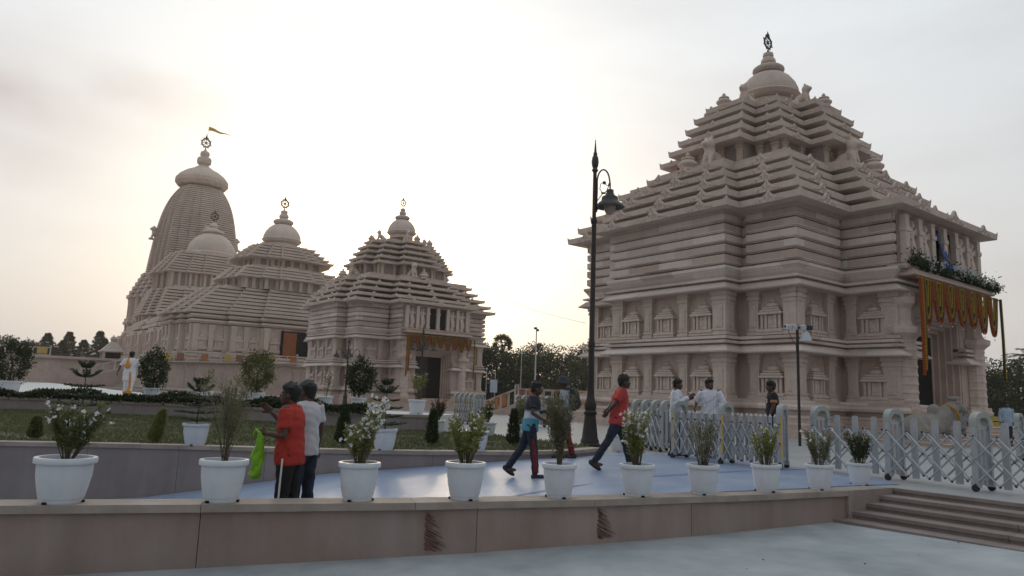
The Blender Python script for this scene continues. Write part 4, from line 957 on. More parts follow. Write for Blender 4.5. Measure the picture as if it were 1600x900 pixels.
for lab, x, h, sp, sd in (('white pot with tall layered araucaria on the lawn wall, leftmost of its row', -7.75, 1.12, .50, 41), ('white pot with small araucaria seedling on the lawn wall, second of its row', -5.78, .86, .44, 42), ('white pot with araucaria behind the white-flowering bush', -2.32, 1.0, .38, 43)):
    a, b = on_back(x); t = planter(lab, a, b, .15, .50, .40, GL); araucaria(t, .34, h, sp, sd)
a, b = on_back(-.55); t = planter('white pot with spreading green shrub on the lawn wall, right of the others', a, b, .15, .50, .40, GL); bush(t, .33, .45, .22, 14, .07, .03, 'leaf_mid', 44, 14, 34)
GT = 'white pots along the terrace edge'
def tpot(lab, x, y, w, h, z=TZ): return planter(lab, x, y, z, w, h, GT)
t = tpot('white pot with large round clipped shrub at the left picture edge', -18.0, 26.0, .8, .5); topiary(t, 1.22, .66, .78, 51, n=3600, stem0=.4)
t = tpot('white pot with cone-shaped dark shrub near the man in white robes', -11.5, 23.3, .56, .46); topiary(t, 1.05, .42, .66, 52, n=2600, cone=False, stem0=.35)
t = tpot('white pot with round clipped shrub behind the man in red polo', -7.9, 22.6, .54, .44); topiary(t, 1.08, .50, .64, 53, 'leaf_mid', 2600, stem0=.35)
t = tpot('white pot with a spindly young plant, right of the cone-shaped shrub', -9.9, 23.6, .50, .40); bush(t, .33, .85, .2, 6, .10, .045, 'leaf_mid', 54, 0, 16)
t = tpot('white pot with thin leafy plant in front of the second gate tower', -5.45, 21.5, .48, .42); bush(t, .35, .9, .16, 5, .09, .04, 'leaf_mid', 55, 8, 18)
t = tpot('white urn with round clipped shrub left of the dark temple door', -4.35, 21.0, .46, .42); topiary(t, 1.02, .40, .50, 56, 'leaf_dark', 2200, stem0=.35)
t = tpot('white pot with a bushy small tree in front of the dark temple door', -2.65, 21.1, .54, .42); bush(t, .35, .95, .26, 10, .09, .04, 'leaf_light', 57, 6, 34, start=.45)
GP = 'pots standing on the plaza behind the lawn'
for lab, x, y, w, pl, sd in (('white pot with red-flowering bush beside the folded grey gate', -1.9, 19.6, .48, 'r', 61), ('fluted white planter with green shrub and white blossoms behind the lawn', -.55, 19.2, .56, 'w', 62), ('white pot with leafy plant just left of the walking boy', .35, 18.8, .46, 'g', 63), ('white pot behind the red-shirted man, at the foot of the lamp post', 2.75, 17.75, .50, 'g', 64)):
    t = planter(lab, x, y, .0 if x > 1 else .12, w, .42, GP); bush(t, .35, .62 if pl != 'g' else .75, .24, 16, .08, .035, 'leaf_dark' if pl == 'r' else 'leaf_mid', sd, 26 if pl == 'w' else 9, 40, fmat='petal_red' if pl == 'r' else 'petal')
# small cypresses planted in the lawn
def cypress(label, x, y, h, w, sd, mt='leaf_mid', lean=0.):
    rs = np.random.RandomState(sd); t = thing('young_cypress', label, 'shrub', (x, y, lawn_z(x,y)), 0, 'young conical shrubs on the lawn'); t.rotation_euler = (0, lean, 0)
    MB().tube([(0,0,-.05),(0,0,h*.9)], [.02,.005], 5).build('trunk', 'bark', t); n = 1100; z = h*rs.uniform(.06,1,n); r = w*.5*np.sqrt(np.clip(1-z/h,0,1))*np.minimum(1,z/(h*.2)+.2)*np.sqrt(rs.uniform(.1,1,n)); a = rs.uniform(0,6.283,n)
    p = np.stack([r*np.cos(a), r*np.sin(a), z], 1); d = np.stack([np.cos(a)*.5, np.sin(a)*.5, np.ones(n)], 1)+rs.normal(size=(n,3))*.25
    link('foliage', quad_mesh('foliage', leaf_quads(p, d, .10, .022, rs)), mt, t)
cypress('bright green leaning young cypress on the lawn between two white pots', -6.75, 13.9, .64, .28, 71, 'leaf_light', .22)
cypress('stubby young cypress on the lawn at the far left', -9.0, 13.9, .40, .26, 72)
cypress('dark young cypress on the lawn left of the temple door', -3.35, 14.9, .72, .34, 73, 'leaf_dark')
cypress('slim dark young cypress on the lawn below the temple door', -1.6, 15.6, .72, .28, 74, 'leaf_dark')
cypress('young cypress on the lawn just left of the walking boy', .15, 16.2, .78, .30, 75, 'leaf_dark')
# ------------------------------------------------------------------ trees behind
tl = [(-106,150,11.0,9),(-100,152,9.8,7.5)]
for i, (x, y, h, w) in enumerate(tl): tree('dark round-crowned tree at the far left, %s' % ('cut by the picture edge' if i == 0 else 'right one of the pair'), x, y, h, w, -1, n=5200, leaf=.5, seed=i)
for i in range(9):
    conifer('feathery casuarina, %s from the left in the far row left of the spire' % ('first','second','third','fourth','fifth','sixth','seventh','eighth','ninth')[i], -112.5 + i*2.3 + (i % 3)*.8, 168 + (i*37 % 9), 9.2 + (i*53 % 7)*.6, 8.0, 0, i, 4200)
ct = [(-5.2,93,8.6,7.0),(-1.6,99,8.2,7.2),(1.2,92,7.2,6.8),(3.9,97,9.3,6.2),(6.6,91,7.3,7.0),(9.9,95,8.6,7),(12.9,98,8.2,7),(14.5,104,7.0,6),(-9.0,108,7.4,6.0)]
names = ['bushy tree right beside the second gate tower','tree with the palm rising behind it','low wide tree under the palm','tallest loose-crowned tree beside the white mast','low dense tree right of the white mast','open-crowned tree between mast and lamp post','tree just left of the lamp post','tree showing behind the lamp post and big tower','tree partly hidden by the second gate tower']
for i, (x, y, h, w) in enumerate(ct): tree(names[i], x, y, h, w, -.8, n=9500, leaf=.34, seed=30+i, low=.0, clusters=85)
palm('fan palm rising above the trees between the two towers', -1.1, 104, 9.0, -.5, 1.45, 5)
rt = [(52.5,76,7.4,6.0),(57,80,7.0,7),(48.2,72,6.0,4.5),(61,78,8.2,6)]
rn = ['dark tree behind the man in light blue shirt','dark wide tree at the right picture edge','low dark tree right of the stone column','tall dark tree cut by the right picture edge']
for i, (x, y, h, w) in enumerate(rt): tree(rn[i], x, y, h, w, -.8, n=6000, leaf=.34, seed=60+i, low=.02, clusters=60)
palm('coconut palm among the trees right of the big tower', 53.5, 73, 7.4, -.5, 1.7, 8, False)
# ------------------------------------------------------------------ folding gates
mat('aluminium', (.42, .445, .47), .38, .06, 4, metallic=.5, second=(.34,.36,.385))
mat('gate_head', (.36, .385, .37), .5, .15, 5)
mat('yellow_strip', (.62, .38, .02), .5, .1, 5); mat('rubber', (.02, .02, .022), .7, .1, 5)
mat('lamp_iron', (.035, .028, .026), .5, .15, 6, metallic=.3); mat('lamp_grey', (.05, .05, .052), .45, .15, 6, metallic=.3)
mat('lamp_glass', (.60, .55, .50), .15, .05, 3, transl=.6)
mat('steel_pole', (.45, .45, .46), .5, .1, 3); mat('plastic_white', (.65, .68, .72), .5, .05, 3, transl=.3)
GATE_W = .40
def arch_frame_mesh(h=1.28):
    m = MB(); w = GATE_W/2; k = 12; P = [(-w,.09)] + [(-w, h-.30)]
    o = []; i_ = []
    for j in range(k+1):
        a = math.pi - math.pi*j/k; sq = 2.8
        c, s = math.cos(a), math.sin(a); cx = math.copysign(abs(c)**(2/sq), c); sx = abs(s)**(2/sq)
        o.append((w*1.16*cx, h-.24+.24*sx)); i_.append((w*.74*cx, h-.26+.17*sx))
    n = len(o); vs = [(x,-.06,z) for x, z in o] + [(x,-.06,z) for x, z in i_] + [(x,.06,z) for x, z in o] + [(x,.06,z) for x, z in i_]
    m.add(vs, [(q+1,q,n+q,n+q+1) for q in range(n-1)] + [(2*n+q,2*n+q+1,3*n+q+1,3*n+q) for q in range(n-1)] + [(q,q+1,2*n+q+1,2*n+q) for q in range(n-1)] + [(n+q+1,n+q,3*n+q,3*n+q+1) for q in range(n-1)] + [(0,2*n,3*n,n),(n-1,2*n-1,4*n-1,3*n-1)])
    return m.mesh('arch_head')
ARCHHEAD = arch_frame_mesh()
UPRIGHT = MB().cbox((0,0,.57),(.055,.10,.96)).cbox((0,0,.11),(.075,.13,.08)).mesh('upright')
STRIP = MB().cbox((0,-.036,.62),(.014,.034,.80)).mesh('yellow_strip')
INFILL = MB().cbox((-.07,0,.58),(.06,.04,.96)).cbox((.07,0,.58),(.06,.04,.96)).cbox((0,0,1.02),(.30,.05,.05)).cbox((0,0,.2),(.30,.05,.05)).mesh('infill')
WHL = MB().tube([(0,-.025,0),(0,.025,0)], .055, 14).mesh('wheel')
POST = MB().cbox((0,0,.58),(.05,.105,1.02)).cbox((0,0,1.105),(.045,.085,.03)).cbox((0,-.055,.58),(.03,.006,.98)).mesh('post')
PICKET = MB().cbox((0,0,.56),(.05,.06,.94)).add([(-.025,-.03,1.03),(.025,-.03,1.03),(.025,.03,1.03),(-.025,.03,1.03),(0,0,1.09)],[(0,1,4),(1,2,4),(2,3,4),(3,0,4)]).mesh('post')
PIVOT = MB().ball((0,0,0), .026, None, 6, 4).mesh('pivot')
def fold_gate(label, P, nbetween, cat='folding gate', post=POST, lattice=True, both=True):
    """P: plan points of the arched carriages; local x across the gate, y along it"""
    P = [Vector(p) for p in P]; t = thing('folding_gate', label, cat, (P[0].x, P[0].y, 0), 0, 'grey folding gates')
    o0 = P[0]
    def put(name, me, m, p, rz, par=t, sx=1): o = link(name, me, m, par, (p.x-o0.x, p.y-o0.y, 0), rz); o.scale = (sx,1,1); return o
    cols = []
    for i, p in enumerate(P):
        d = (P[min(i+1,len(P)-1)] - P[max(i-1,0)]).normalized(); rz = math.atan2(d.y, d.x) - math.pi/2; c = Vector((-d.y, d.x))*-1
        f = bpy.data.objects.new('carriage', None); C.objects.link(f); f.parent = t; f.location = (p.x-o0.x, p.y-o0.y, 0); f.rotation_euler = (0,0,rz)
        link('arch_head', ARCHHEAD, 'gate_head', f)
        for s in (-1,1):
            link('upright', UPRIGHT, 'aluminium', f, (s*GATE_W/2, 0, 0)); link('wheel', WHL, 'rubber', f, (s*(GATE_W/2+.03), 0, .056), R(90))
        link('yellow_strip', STRIP, 'yellow_strip', f, (-GATE_W/2-.033, 0, 0)); link('infill', INFILL, 'aluminium', f)
        cols.append((p, d, c))
        if i < len(P)-1:
            for k in range(1, nbetween+1): cols.append((p.lerp(P[i+1], k/(nbetween+1)), (P[i+1]-p).normalized(), None))
    for p, d, c in cols:
        if c is None:
            n = Vector((d.y, -d.x)); rz = math.atan2(d.y, d.x) - math.pi/2
            for s in ((-1,) if post is POST else (-1,1)): q = p + n*s*GATE_W*.42*(0 if post is POST else 1); put('post', post, 'aluminium', q, rz)
    if lattice:
        for (p, d, c), (q, d2, c2) in zip(cols, cols[1:]):
            n = Vector((d.y, -d.x))
            for s in ((-1,1) if both else (-1,)):
                for k, (za, zb) in enumerate(((.12,.50),(.50,.12),(.50,.88),(.88,.50))):
                    off = s*(GATE_W*.42 + .055 + .012*(k % 2)); a = p + n*off; b = q + n*off; L = (b-a).length
                    dv_ = Vector((b.x-a.x, b.y-a.y, zb-za)); 
                    m = MB().tube([(0,0,0), tuple(dv_)], .018, 6); o = m.build('scissor_bar', 'aluminium', t, loc=(a.x-o0.x, a.y-o0.y, za))
        for p, d, c in cols:
            n = Vector((d.y, -d.x))
            for s in ((-1,1) if both else (-1,)):
                for z in (.12,.50,.88): q = p + n*s*(GATE_W*.42+.06); link('pivot', PIVOT, 'rubber', t, (q.x-o0.x, q.y-o0.y, z))
    return t
fold_gate('stretched grey folding gate with crossing bars at the right, nearest the steps', [(6.37,14.71),(7.13,13.32),(7.85,11.98),(8.55,10.66)], 3)
fold_gate('grey folding picket gate across the plaza, before the two men in white', [(5.62,14.75),(4.68,15.45),(3.95,16.55)], 5, post=PICKET)
fold_gate('tightly folded grey gate behind the man in the red tee', [(3.55,19.4),(3.72,19.0),(3.9,18.6),(4.05,18.15)], 1, post=PICKET)
fold_gate('folded pale gate stack far behind the lawn, left of the walking boy', [(-1.2,29.4),(-1.42,29.8),(-1.64,30.2),(-1.86,30.6),(-2.1,31.0)], 1, post=PICKET)
fold_gate('folded pale gate stack far behind the walking boy', [(1.7,29.6),(1.4,30.0),(1.1,30.4),(.8,30.8),(.5,31.2)], 1, post=PICKET)
fold_gate('distant grey folding gate section at the right picture edge', [(13.9,19.6),(14.3,19.1),(14.75,18.6)], 1, post=PICKET)

# ------------------------------------------------------------------ lamps and poles
lamp = thing('street_lamp', 'tall dark street lamp with one gooseneck arm and bell shade, left of the big tower', 'street lamp', (2.15, 18.75, 0))
o = MB().lathe([(.27,0),(.27,.10),(.24,.13),(.24,.18),(.21,.24),(.165,.62),(.145,.82),(.17,.86),(.17,.91),(.14,.95),(.155,1.02),(.16,1.10),(.12,1.22),(.10,1.30),(.095,1.36)], 20).build('base', 'lamp_iron', lamp); smooth_by_angle(o.data, 35)
o = MB().lathe([(.095,1.3),(.075,2.6),(.09,2.62),(.09,2.72),(.072,2.76),(.066,5.92),(.088,5.94),(.088,6.04),(.05,6.08)], 14).build('shaft', 'lamp_iron', lamp); smooth_by_angle(o.data, 35)
o = MB().lathe([(.055,6.0),(.05,7.35),(.09,7.42),(.06,7.48),(.085,7.54),(.10,7.66),(.085,7.78),(.05,7.85),(.06,7.88),(.035,7.95),(.012,8.25),(.018,8.27),(.0,8.3)], 14).build('finial', 'lamp_grey', lamp); smooth_by_angle(o.data, 35)
m = MB(); arc = [(.06,0,6.25),(.07,0,6.9)] + [(.235 - .17*math.cos(a), 0, 7.1 + .35*math.sin(a)) for a in np.linspace(.0, 2.9, 12)] + [(.42,0,7.05),(.42,0,6.85)]
m.tube(arc, .022, 8); m.tube([(.08,0,6.3),(.14,0,6.42),(.12,0,6.52)], .012, 6); m.tube([(.07,0,6.55),(.2,0,6.75),(.33,0,6.85),(.40,0,7.05)], .013, 6)
m.tube([(.22,0,6.78),(.14,0,6.9),(.17,0,7.05),(.26,0,7.1),(.31,0,7.02),(.36,0,7.0),(.40,0,7.1)], .011, 6); m.ball((.26,0,7.08), (.05,.03,.05)); m.ball((.24,0,6.79), (.07,.02,.03))
m.build('arm', 'lamp_grey', lamp)
o = MB().lathe([(.05,6.9),(.10,6.88),(.10,6.80),(.14,6.72),(.22,6.68),(.235,6.58),(.25,6.56),(.32,6.50),(.39,6.42),(.395,6.40),(.38,6.40),(.22,6.50)], 24, (.42,0,0)).build('lamp_shade', 'lamp_grey', lamp); smooth_by_angle(o.data, 35)
o = MB().lathe([(.17,6.46),(.16,6.36),(.13,6.27),(.08,6.21),(.0,6.19)], 18, (.42,0,0)).build('globe', 'lamp_glass', lamp, True)
def court_lamp(label, x, y, z, h):
    t = thing('court_lamp', label, 'street lamp', (x, y, z), .4, 'lamps before the second gate tower')
    o = MB().lathe([(.34,0),(.34,.12),(.26,.2),(.16,.9),(.2,1.0),(.12,1.2),(.09,1.5),(.07,h*.72),(.1,h*.73),(.1,h*.76),(.06,h*.78),(.05,h*.9),(.13,h*.92),(.05,h*.945),(.015,h)], 12).build('post', 'lamp_iron', t)
    for k in range(4):
        a = k*math.pi/2; c, s = math.cos(a), math.sin(a); f = lambda r, zz: (r*c, r*s, zz); z0 = h*.70
        m = MB(); m.tube([f(.07,z0),f(.3,z0+.15),f(.55,z0+.65),f(.8,z0+.8),f(1.0,z0+.6),f(1.0,z0+.35)], .03, 6); m.tube([f(.2,z0+.2),f(.5,z0+.1),f(.62,z0+.35),f(.42,z0+.45),f(.36,z0+.3)], .02, 5); ar = m.build('arm', 'lamp_iron', t)
        MB().lathe([(.06,.4),(.1,.3),(.2,.22),(.32,.05),(.3,.04)], 12, f(1.0, z0)).build('lamp_shade', 'lamp_iron', ar); MB().ball(f(1.0,z0+.02), (.14,.14,.16)).build('globe', 'lamp_glass', ar, True)
court_lamp('dark four-armed lamp post left of the dark temple door', -14.0, 62, -.45, 6.2); court_lamp('dark four-armed lamp post standing right before the dark temple door', -7.45, 61, -.45, 7.3)
fp = thing('floodlight_pole', 'slim dark pole with floodlights and a white bag at its top, before the big tower', 'light pole', (9.27, 22.92, 0))
MB().tube([(0,0,0),(0,0,3.85)], .045, 10).build('pole', 'lamp_iron', fp); MB().tube([(-.42,0,3.78),(.42,0,3.74)], .03, 6).build('cross_bar', 'lamp_iron', fp)
for x in (-.30,-.12,.16,.36): MB().cbox((x,-.08,3.76),(.15,.16,.14),rotm('X',15)).build('floodlight', 'plastic_white' if x != .36 else 'lamp_grey', fp)
MB().lathe([(.03,.0),(.12,-.1),(.18,-.28),(.2,-.36),(.05,-.38)], 10, (.24,-.05,3.68)).build('white_bag', 'plastic_white', fp); MB().tube([(-.3,0,3.7),(-.2,0,3.4),(-.05,0,3.2),(-.04,0,2.9)], .012, 5).build('cable', 'rubber', fp)
for lab, x, y, h, r in (('tall white camera mast in front of the far trees', 2.75, 75, 8.6, .11), ('slim grey pole left of the white camera mast', 1.35, 80, 6.3, .07), ('short thin pole right of the second gate tower', -2.65, 85, 4.6, .06)):
    t = thing('mast', lab, 'pole', (x, y, -.45), 0, 'poles between the towers'); MB().tube([(0,0,0),(0,0,h)], [r,r*.55], 8).build('pole', 'steel_pole', t)
    if h > 8: MB().cbox((-.1,0,h+.1),(.35,.3,.22)).ball((.15,-.1,h-.1),.14).build('camera_head', 'rubber', t)
    else: MB().ball((0,0,h),.12).build('lamp_head', 'plastic_white', t)
sg = thing('banner_post', 'small blue and white banner on a short post in front of the trees', 'banner', (-1.75, 85, -.45)); MB().tube([(.15,0,0),(.15,0,4.3)], .05, 6).build('post', 'steel_pole', sg)
mat('banner_blue', (.35,.48,.66), .6, .3, 1.2, second=(.6,.65,.7)); MB().cbox((0,-.08,2.6),(.85,.04,1.5)).build('panel', 'banner_blue', sg)
wr = thing('overhead_wire', 'thin overhead wire sagging between the two gate towers', 'wire', (-7.37,72,15.28))
MB().tube([(0 + 12.44*s, -24*s, -9.06*s - 1.2*math.sin(math.pi*s)) for s in np.linspace(0,1,14)], .012, 5).build('wire', 'rubber', wr)
# balustrade on its ramp between the towers
b1 = balustrade('balustrade with coloured cloths climbing to the right, between the towers', (-1.93,45.4), (.52,45), -.45, .62, 5, seed=7)
b2 = balustrade('level balustrade with orange and yellow cloths between the towers', (.55,45), (5.6,45.6), .62, .62, 9, seed=8)
uw = thing('ramp_wall', 'pale wall carrying the balustrade between the two towers', 'wall', (0,0,0)); m = MB(); m.add([(-1.93,45.25,-.5),(.52,44.85,-.5),(.52,46.5,-.5),(-1.93,46.5,-.5),(-1.93,45.25,-.44),(.52,44.85,.61),(.52,46.5,.61),(-1.93,46.5,-.44)],[(0,3,2,1),(4,5,6,7),(0,1,5,4),(1,2,6,5),(2,3,7,6),(3,0,4,7)])
m.build('ramp', 'stone_plain', uw); MB().box(.525,6.5,44.85,47,-.5,.61).build('landing', 'stone_plain', uw)
# ------------------------------------------------------------------ garlands, flower trough, banner on the big tower
mat('marigold', (.46, .09, .015), .8, .3, 30, transl=.2); mat('marigold_yellow', (.55, .31, .02), .8, .3, 30, transl=.2); mat('garland_green', (.035, .05, .015), .8, .3, 30); mat('bead_white', (.7,.7,.68), .5, .05, 5); mat('blue_cloth', (.02, .13, .50), .7, .15, 2, transl=.2)
mat('cloth_brown', (.14,.05,.03), .8, .2, 3)
def beads(mb, P, r, step=.07):
    L = [0]; P = [Vector(p) for p in P]
    for a, b in zip(P, P[1:]): L.append(L[-1]+(b-a).length)
    n = max(2, int(L[-1]/step)); Q = []
    for k in range(2*n+1):
        d = L[-1]*k/(2*n); j = min(max(i for i in range(len(L)) if L[i] <= d+1e-9), len(P)-2); Q.append(P[j].lerp(P[j+1], (d-L[j])/max(1e-9,L[j+1]-L[j])))
    mb.tube(Q, [r if k % 2 else r*.62 for k in range(len(Q))], 6)
def garland(root, label, k, n=7, x0=-3.7, x1=4.2, y=-8.96, z=6.5, drop=1.75):
    t = thing('marigold_garland', label, 'garland', root.location, root.rotation_euler.z, 'marigold garlands over the temple doors'); t.scale = root.scale
    MB().tube([(x0-.15,y,z),(x1+.2,y,z-.05)], .04, 6).build('rod', 'marigold_yellow', t)
    w = (x1-x0)/n
    for i in range(n):
        a = x0 + w*i; rr = random.Random(i*7+k); dd = drop*rr.uniform(.88,1.1)
        for name, mt, ins, f, r in (('orange_swag','marigold',.05,1.0,.07),('green_swag','garland_green',.16,.93,.065),('yellow_swag','marigold_yellow',.25,.86,.055),('inner_swag','garland_green',.33,.74,.05),('core_swag','marigold_yellow',.42,.6,.04)):
            if ins > w*.48: continue
            mb = MB(); P = [(a+ins + (w-2*ins)*s, y-.02-.02*ins, z - dd*f*(1-abs(2*s-1)**2.6)) for s in np.linspace(0,1,15)]; beads(mb, P, r, .09); mb.build(name, mt, t)
        mb = MB(); beads(mb, [(a,y-.03,z),(a+.02,y-.04,z-dd*.5),(a,y-.03,z-dd*rr.uniform(.45,.7))], .05, .09); mb.build('orange_strand', 'marigold', t)
        mb = MB()
        for s in (-.09,0,.09): mb.ball((a+w/2+s, y-.03, z-dd*(1.10-abs(s))), .03, None, 6, 4)
        mb.build('white_beads', 'bead_white', t)['kind'] = 'stuff'
    for x, l, mt in ((x0-.05,3.9,'marigold'),(x0+.10,3.7,'marigold_yellow'),(x0+.22,3.4,'garland_green'),(x1+.28,3.8,'garland_green'),(x1+.34,3.7,'marigold_yellow')):
        mb = MB(); beads(mb, [(x,y-.05,z),(x+.04,y-.05,z-l*.5),(x+.0,y-.05,z-l)], .075 if 'mari' in mt else .06, .09); mb.build('long_strand', mt, t)
    return t
garland(tower_a, 'rows of orange and yellow marigold swags over the door of the big right tower', 0)
g2 = garland(tower_b, 'bright marigold swags over the dark door of the second gate tower', 3, 9, -3.7, 4.0, -8.96, 6.45, 1.25)
ft = thing('flower_trough', 'row of leafy greenery with white flowers on the ledge above the big tower door', 'flowers', tower_a.location, AX); rs = np.random.RandomState(5); n = 5200
xx = rs.uniform(-3.9,4.9,n); c = np.stack([xx, -8.78+rs.normal(size=n)*.15, 6.95+.24*np.abs(rs.normal(size=n))*(.75+.35*np.sin(xx*3.1))-.02*xx], 1)
link('foliage', quad_mesh('foliage', leaf_quads(c, rs.normal(size=(n,3))+[0,-.4,.3], .13, .06, rs)), 'leaf_dark', ft)
n = 260; q = np.repeat(np.stack([rs.uniform(-3.8,3.6,26), -9.0+rs.normal(size=26)*.06, 7.1+rs.uniform(-.1,.3,26)], 1), 30, 0); q = q + rs.normal(size=q.shape)*.07
link('white_flowers', quad_mesh('white_flowers', leaf_quads(q, rs.normal(size=q.shape)+[0,-1,0], .085, .06, rs)), 'petal', ft)['kind'] = 'stuff'
bb = thing('blue_banner', 'blue cloth hanging out of the window above the big tower door', 'cloth', tower_a.location, AX)
m = MB(); vs = []
for i in range(9):
    for j in range(13):
        s, q = i/8, j/12; x = -.62 + .55*s + .45*q*q + (.18*s*q); z = 8.95 - 1.75*q - .1*s; y = -8.42 - .32*q - .09*math.sin(s*7+q*5)*q; vs += [(x,y,z)]
m.add(vs, [(i*13+j,i*13+j+1,(i+1)*13+j+1,(i+1)*13+j) for i in range(8) for j in range(12)]); b_ = m.build('cloth', 'blue_cloth', bb, True); sm_ = b_.modifiers.new('s','SOLIDIFY'); sm_.thickness = .02
mb = MB(); beads(mb, [(-.55,-8.55,8.8),(-.45,-8.6,8.0),(-.1,-8.75,7.6),(.2,-8.6,8.0),(.3,-8.5,8.9)], .03, .08); mb.build('flower_string', 'marigold_yellow', bb)
# ------------------------------------------------------------------ stone bull beside the stairs
mat('bull_stone', (.27, .245, .225), .8, .12, 4, .3, 30)
bull = thing('bull_statue', 'reclining pale stone bull with a yellow garland, before the door of the big tower', 'statue', (15.75, 26.5, .02), R(12)); bull.scale = (.9,.9,.9)
m = MB(); m.ball((-.45,0,.72),(.95,.46,.52)); m.ball((-1.05,0,.68),(.5,.48,.5)); m.ball((.15,0,.92),(.5,.40,.55)); m.ball((-.08,0,1.38),(.30,.22,.26)); m.tube([(.3,0,1.05),(.65,-.03,1.42),(.85,-.05,1.6)],[.42,.32,.25],10); m.ball((.92,-.05,1.62),(.30,.23,.25)); m.tube([(1.0,-.05,1.58),(1.32,-.07,1.42)],[.20,.14],10); m.ball((1.34,-.07,1.40),(.14,.15,.13))
for s in (-1,1):
    m.tube([(.86,-.05+.2*s,1.76),(.72,-.05+.32*s,1.72)],[.06,.03],6); m.tube([(.9,-.05+.14*s,1.8),(.94,-.05+.22*s,1.98)],[.06,.03],6); m.tube([(.3,.32*s,.5),(.75,.38*s,.28),(.45,.40*s,.12)],[.2,.14,.11],8); m.ball((.35,.40*s,.1),(.2,.12,.1)); m.ball((-1.0,.36*s,.42),(.48,.22,.40)); m.tube([(-.8,.45*s,.2),(-.3,.48*s,.1)],[.15,.1],8)
m.tube([(-1.5,0,.8),(-1.6,.2,.5),(-1.45,.42,.2)],.06,6); m.lathe([(.26,0),(.26,.12),(.20,.13)],12,(.88,-.05,1.84))
link('body', remesh(m, .045, 3, 'bull'), 'bull_stone', bull); MB().box(-1.75,1.15,-.7,.7,-.02,.14).build('pedestal', 'stone_plain', bull)
mb = MB(); beads(mb, [(.62+.30*math.cos(a)*.55, -.02+.46*math.sin(a), 1.25 - .42*math.cos(a)*.85) for a in np.linspace(0,6.283,26)], .06, .08); mb.build('garland', 'marigold_yellow', bull)
# small things beyond the bull
mat('paint_yellow', (.42,.30,.04), .6, .2, 3); mat('paint_green', (.02,.22,.14), .6, .2, 3)
bs = thing('barrier_stack', 'yellow barriers stacked under the trees at the far right', 'barrier', (30.5, 46, 0), .5)
for i in range(3): MB().box(-1.6+.3*i,1.5-.1*i,-.3,.3,.35*i,.35*i+.28).build('barrier', 'paint_yellow', bs)
gb = thing('water_tank', 'small green tank behind the yellow barriers', 'tank', (30.4, 48, 0)); MB().lathe([(.6,0),(.6,1.5),(.5,1.62),(.2,1.7)], 14).build('body', 'paint_green', gb)
# ------------------------------------------------------------------ people
mat('skin', (.085, .045, .03), .55, .12, 8, spec=.4); mat('skin_mid', (.12, .065, .042), .55, .12, 8, spec=.4); mat('hair_black', (.012, .011, .011), .6, .3, 40, .4, 120)
mat('eye_white', (.5,.48,.45), .3, .05, 3)
mat('polo_red', (.42, .035, .022), .85, .14, 6, .15, 120); mat('tee_red', (.46, .05, .045), .85, .14, 6, .15, 120); mat('tee_white', (.50, .49, .52), .85, .08, 6, .1, 120); mat('shirt_white', (.62, .65, .72), .8, .06, 6, .1, 120)
mat('black_cloth', (.014,.014,.017), .85, .2, 6); mat('navy_denim', (.022,.028,.05), .85, .25, 10, .2, 150); mat('denim_blue', (.03,.06,.14), .85, .25, 10); mat('dark_red_cloth', (.20,.02,.02), .85, .2, 6); mat('grey_tee', (.33,.37,.38), .85, .1, 6)
mat('shoe_dark', (.03,.026,.024), .6, .2, 10); mat('hat_grey', (.05,.055,.065), .85, .2, 10); mat('pack_black', (.025,.025,.028), .7, .2, 10); mat('lime_bag', (.30,.62,.03), .45, .15, 12, transl=.35); mat('priest_white', (.66,.66,.70), .8, .06, 5); mat('saffron', (.60,.24,.03), .8, .1, 5); mat('shirt_sky', (.32,.42,.52), .8, .08, 6); mat('stripe_white', (.7,.7,.7), .7, .05, 5); mat('patterned', (.03,.03,.035), .8, .4, 30, second=(.4,.4,.42)); mat('mask_white', (.6,.62,.66), .7, .05, 5)
def zramp(name, stops, rough=.85):
    m = bpy.data.materials.new(name); m.use_nodes = True; t = m.node_tree; p = t.nodes['Principled BSDF']; p.inputs['Roughness'].default_value = rough
    co = t.nodes.new('ShaderNodeTexCoord'); sx = t.nodes.new('ShaderNodeSeparateXYZ'); t.links.new(co.outputs['Object'], sx.inputs[0]); mr = t.nodes.new('ShaderNodeMapRange'); mr.inputs[1].default_value = .85; mr.inputs[2].default_value = 1.5; t.links.new(sx.outputs[2], mr.inputs[0])
    cr = t.nodes.new('ShaderNodeValToRGB'); el = cr.color_ramp.elements
    while len(el) < len(stops): el.new(.5)
    for e, (pos, c) in zip(el, stops): e.position = pos; e.color = (*c, 1)
    t.links.new(mr.outputs[0], cr.inputs[0]); t.links.new(cr.outputs[0], p.inputs['Base Color']); MATS[name] = m
zramp('tee_tricolour', [(0,(.06,.24,.32)),(.26,(.07,.28,.36)),(.32,(.5,.55,.6)),(.44,(.42,.45,.5)),(.52,(.02,.02,.025)),(1,(.015,.015,.02))])
def stripes(name, base, line, sc):
    m = bpy.data.materials.new(name); m.use_nodes = True; t = m.node_tree; p = t.nodes['Principled BSDF']; p.inputs['Roughness'].default_value = .8
    co = t.nodes.new('ShaderNodeTexCoord'); w = t.nodes.new('ShaderNodeTexWave'); w.bands_direction = 'Y'; w.inputs['Scale'].default_value = sc; w.inputs['Distortion'].default_value = .4; t.links.new(co.outputs['Object'], w.inputs[0])
    r = t.nodes.new('ShaderNodeMapRange'); r.inputs[1].default_value = .78; r.inputs[2].default_value = .9; t.links.new(w.outputs[0], r.inputs[0]); mx = t.nodes.new('ShaderNodeMix'); mx.data_type = 'RGBA'; mx.inputs[6].default_value = (*base,1); mx.inputs[7].default_value = (*line,1)
    t.links.new(r.outputs[0], mx.inputs[0]); t.links.new(mx.outputs[2], p.inputs['Base Color']); MATS[name] = m
stripes('shirt_striped', (.62,.64,.70), (.34,.34,.46), 11)
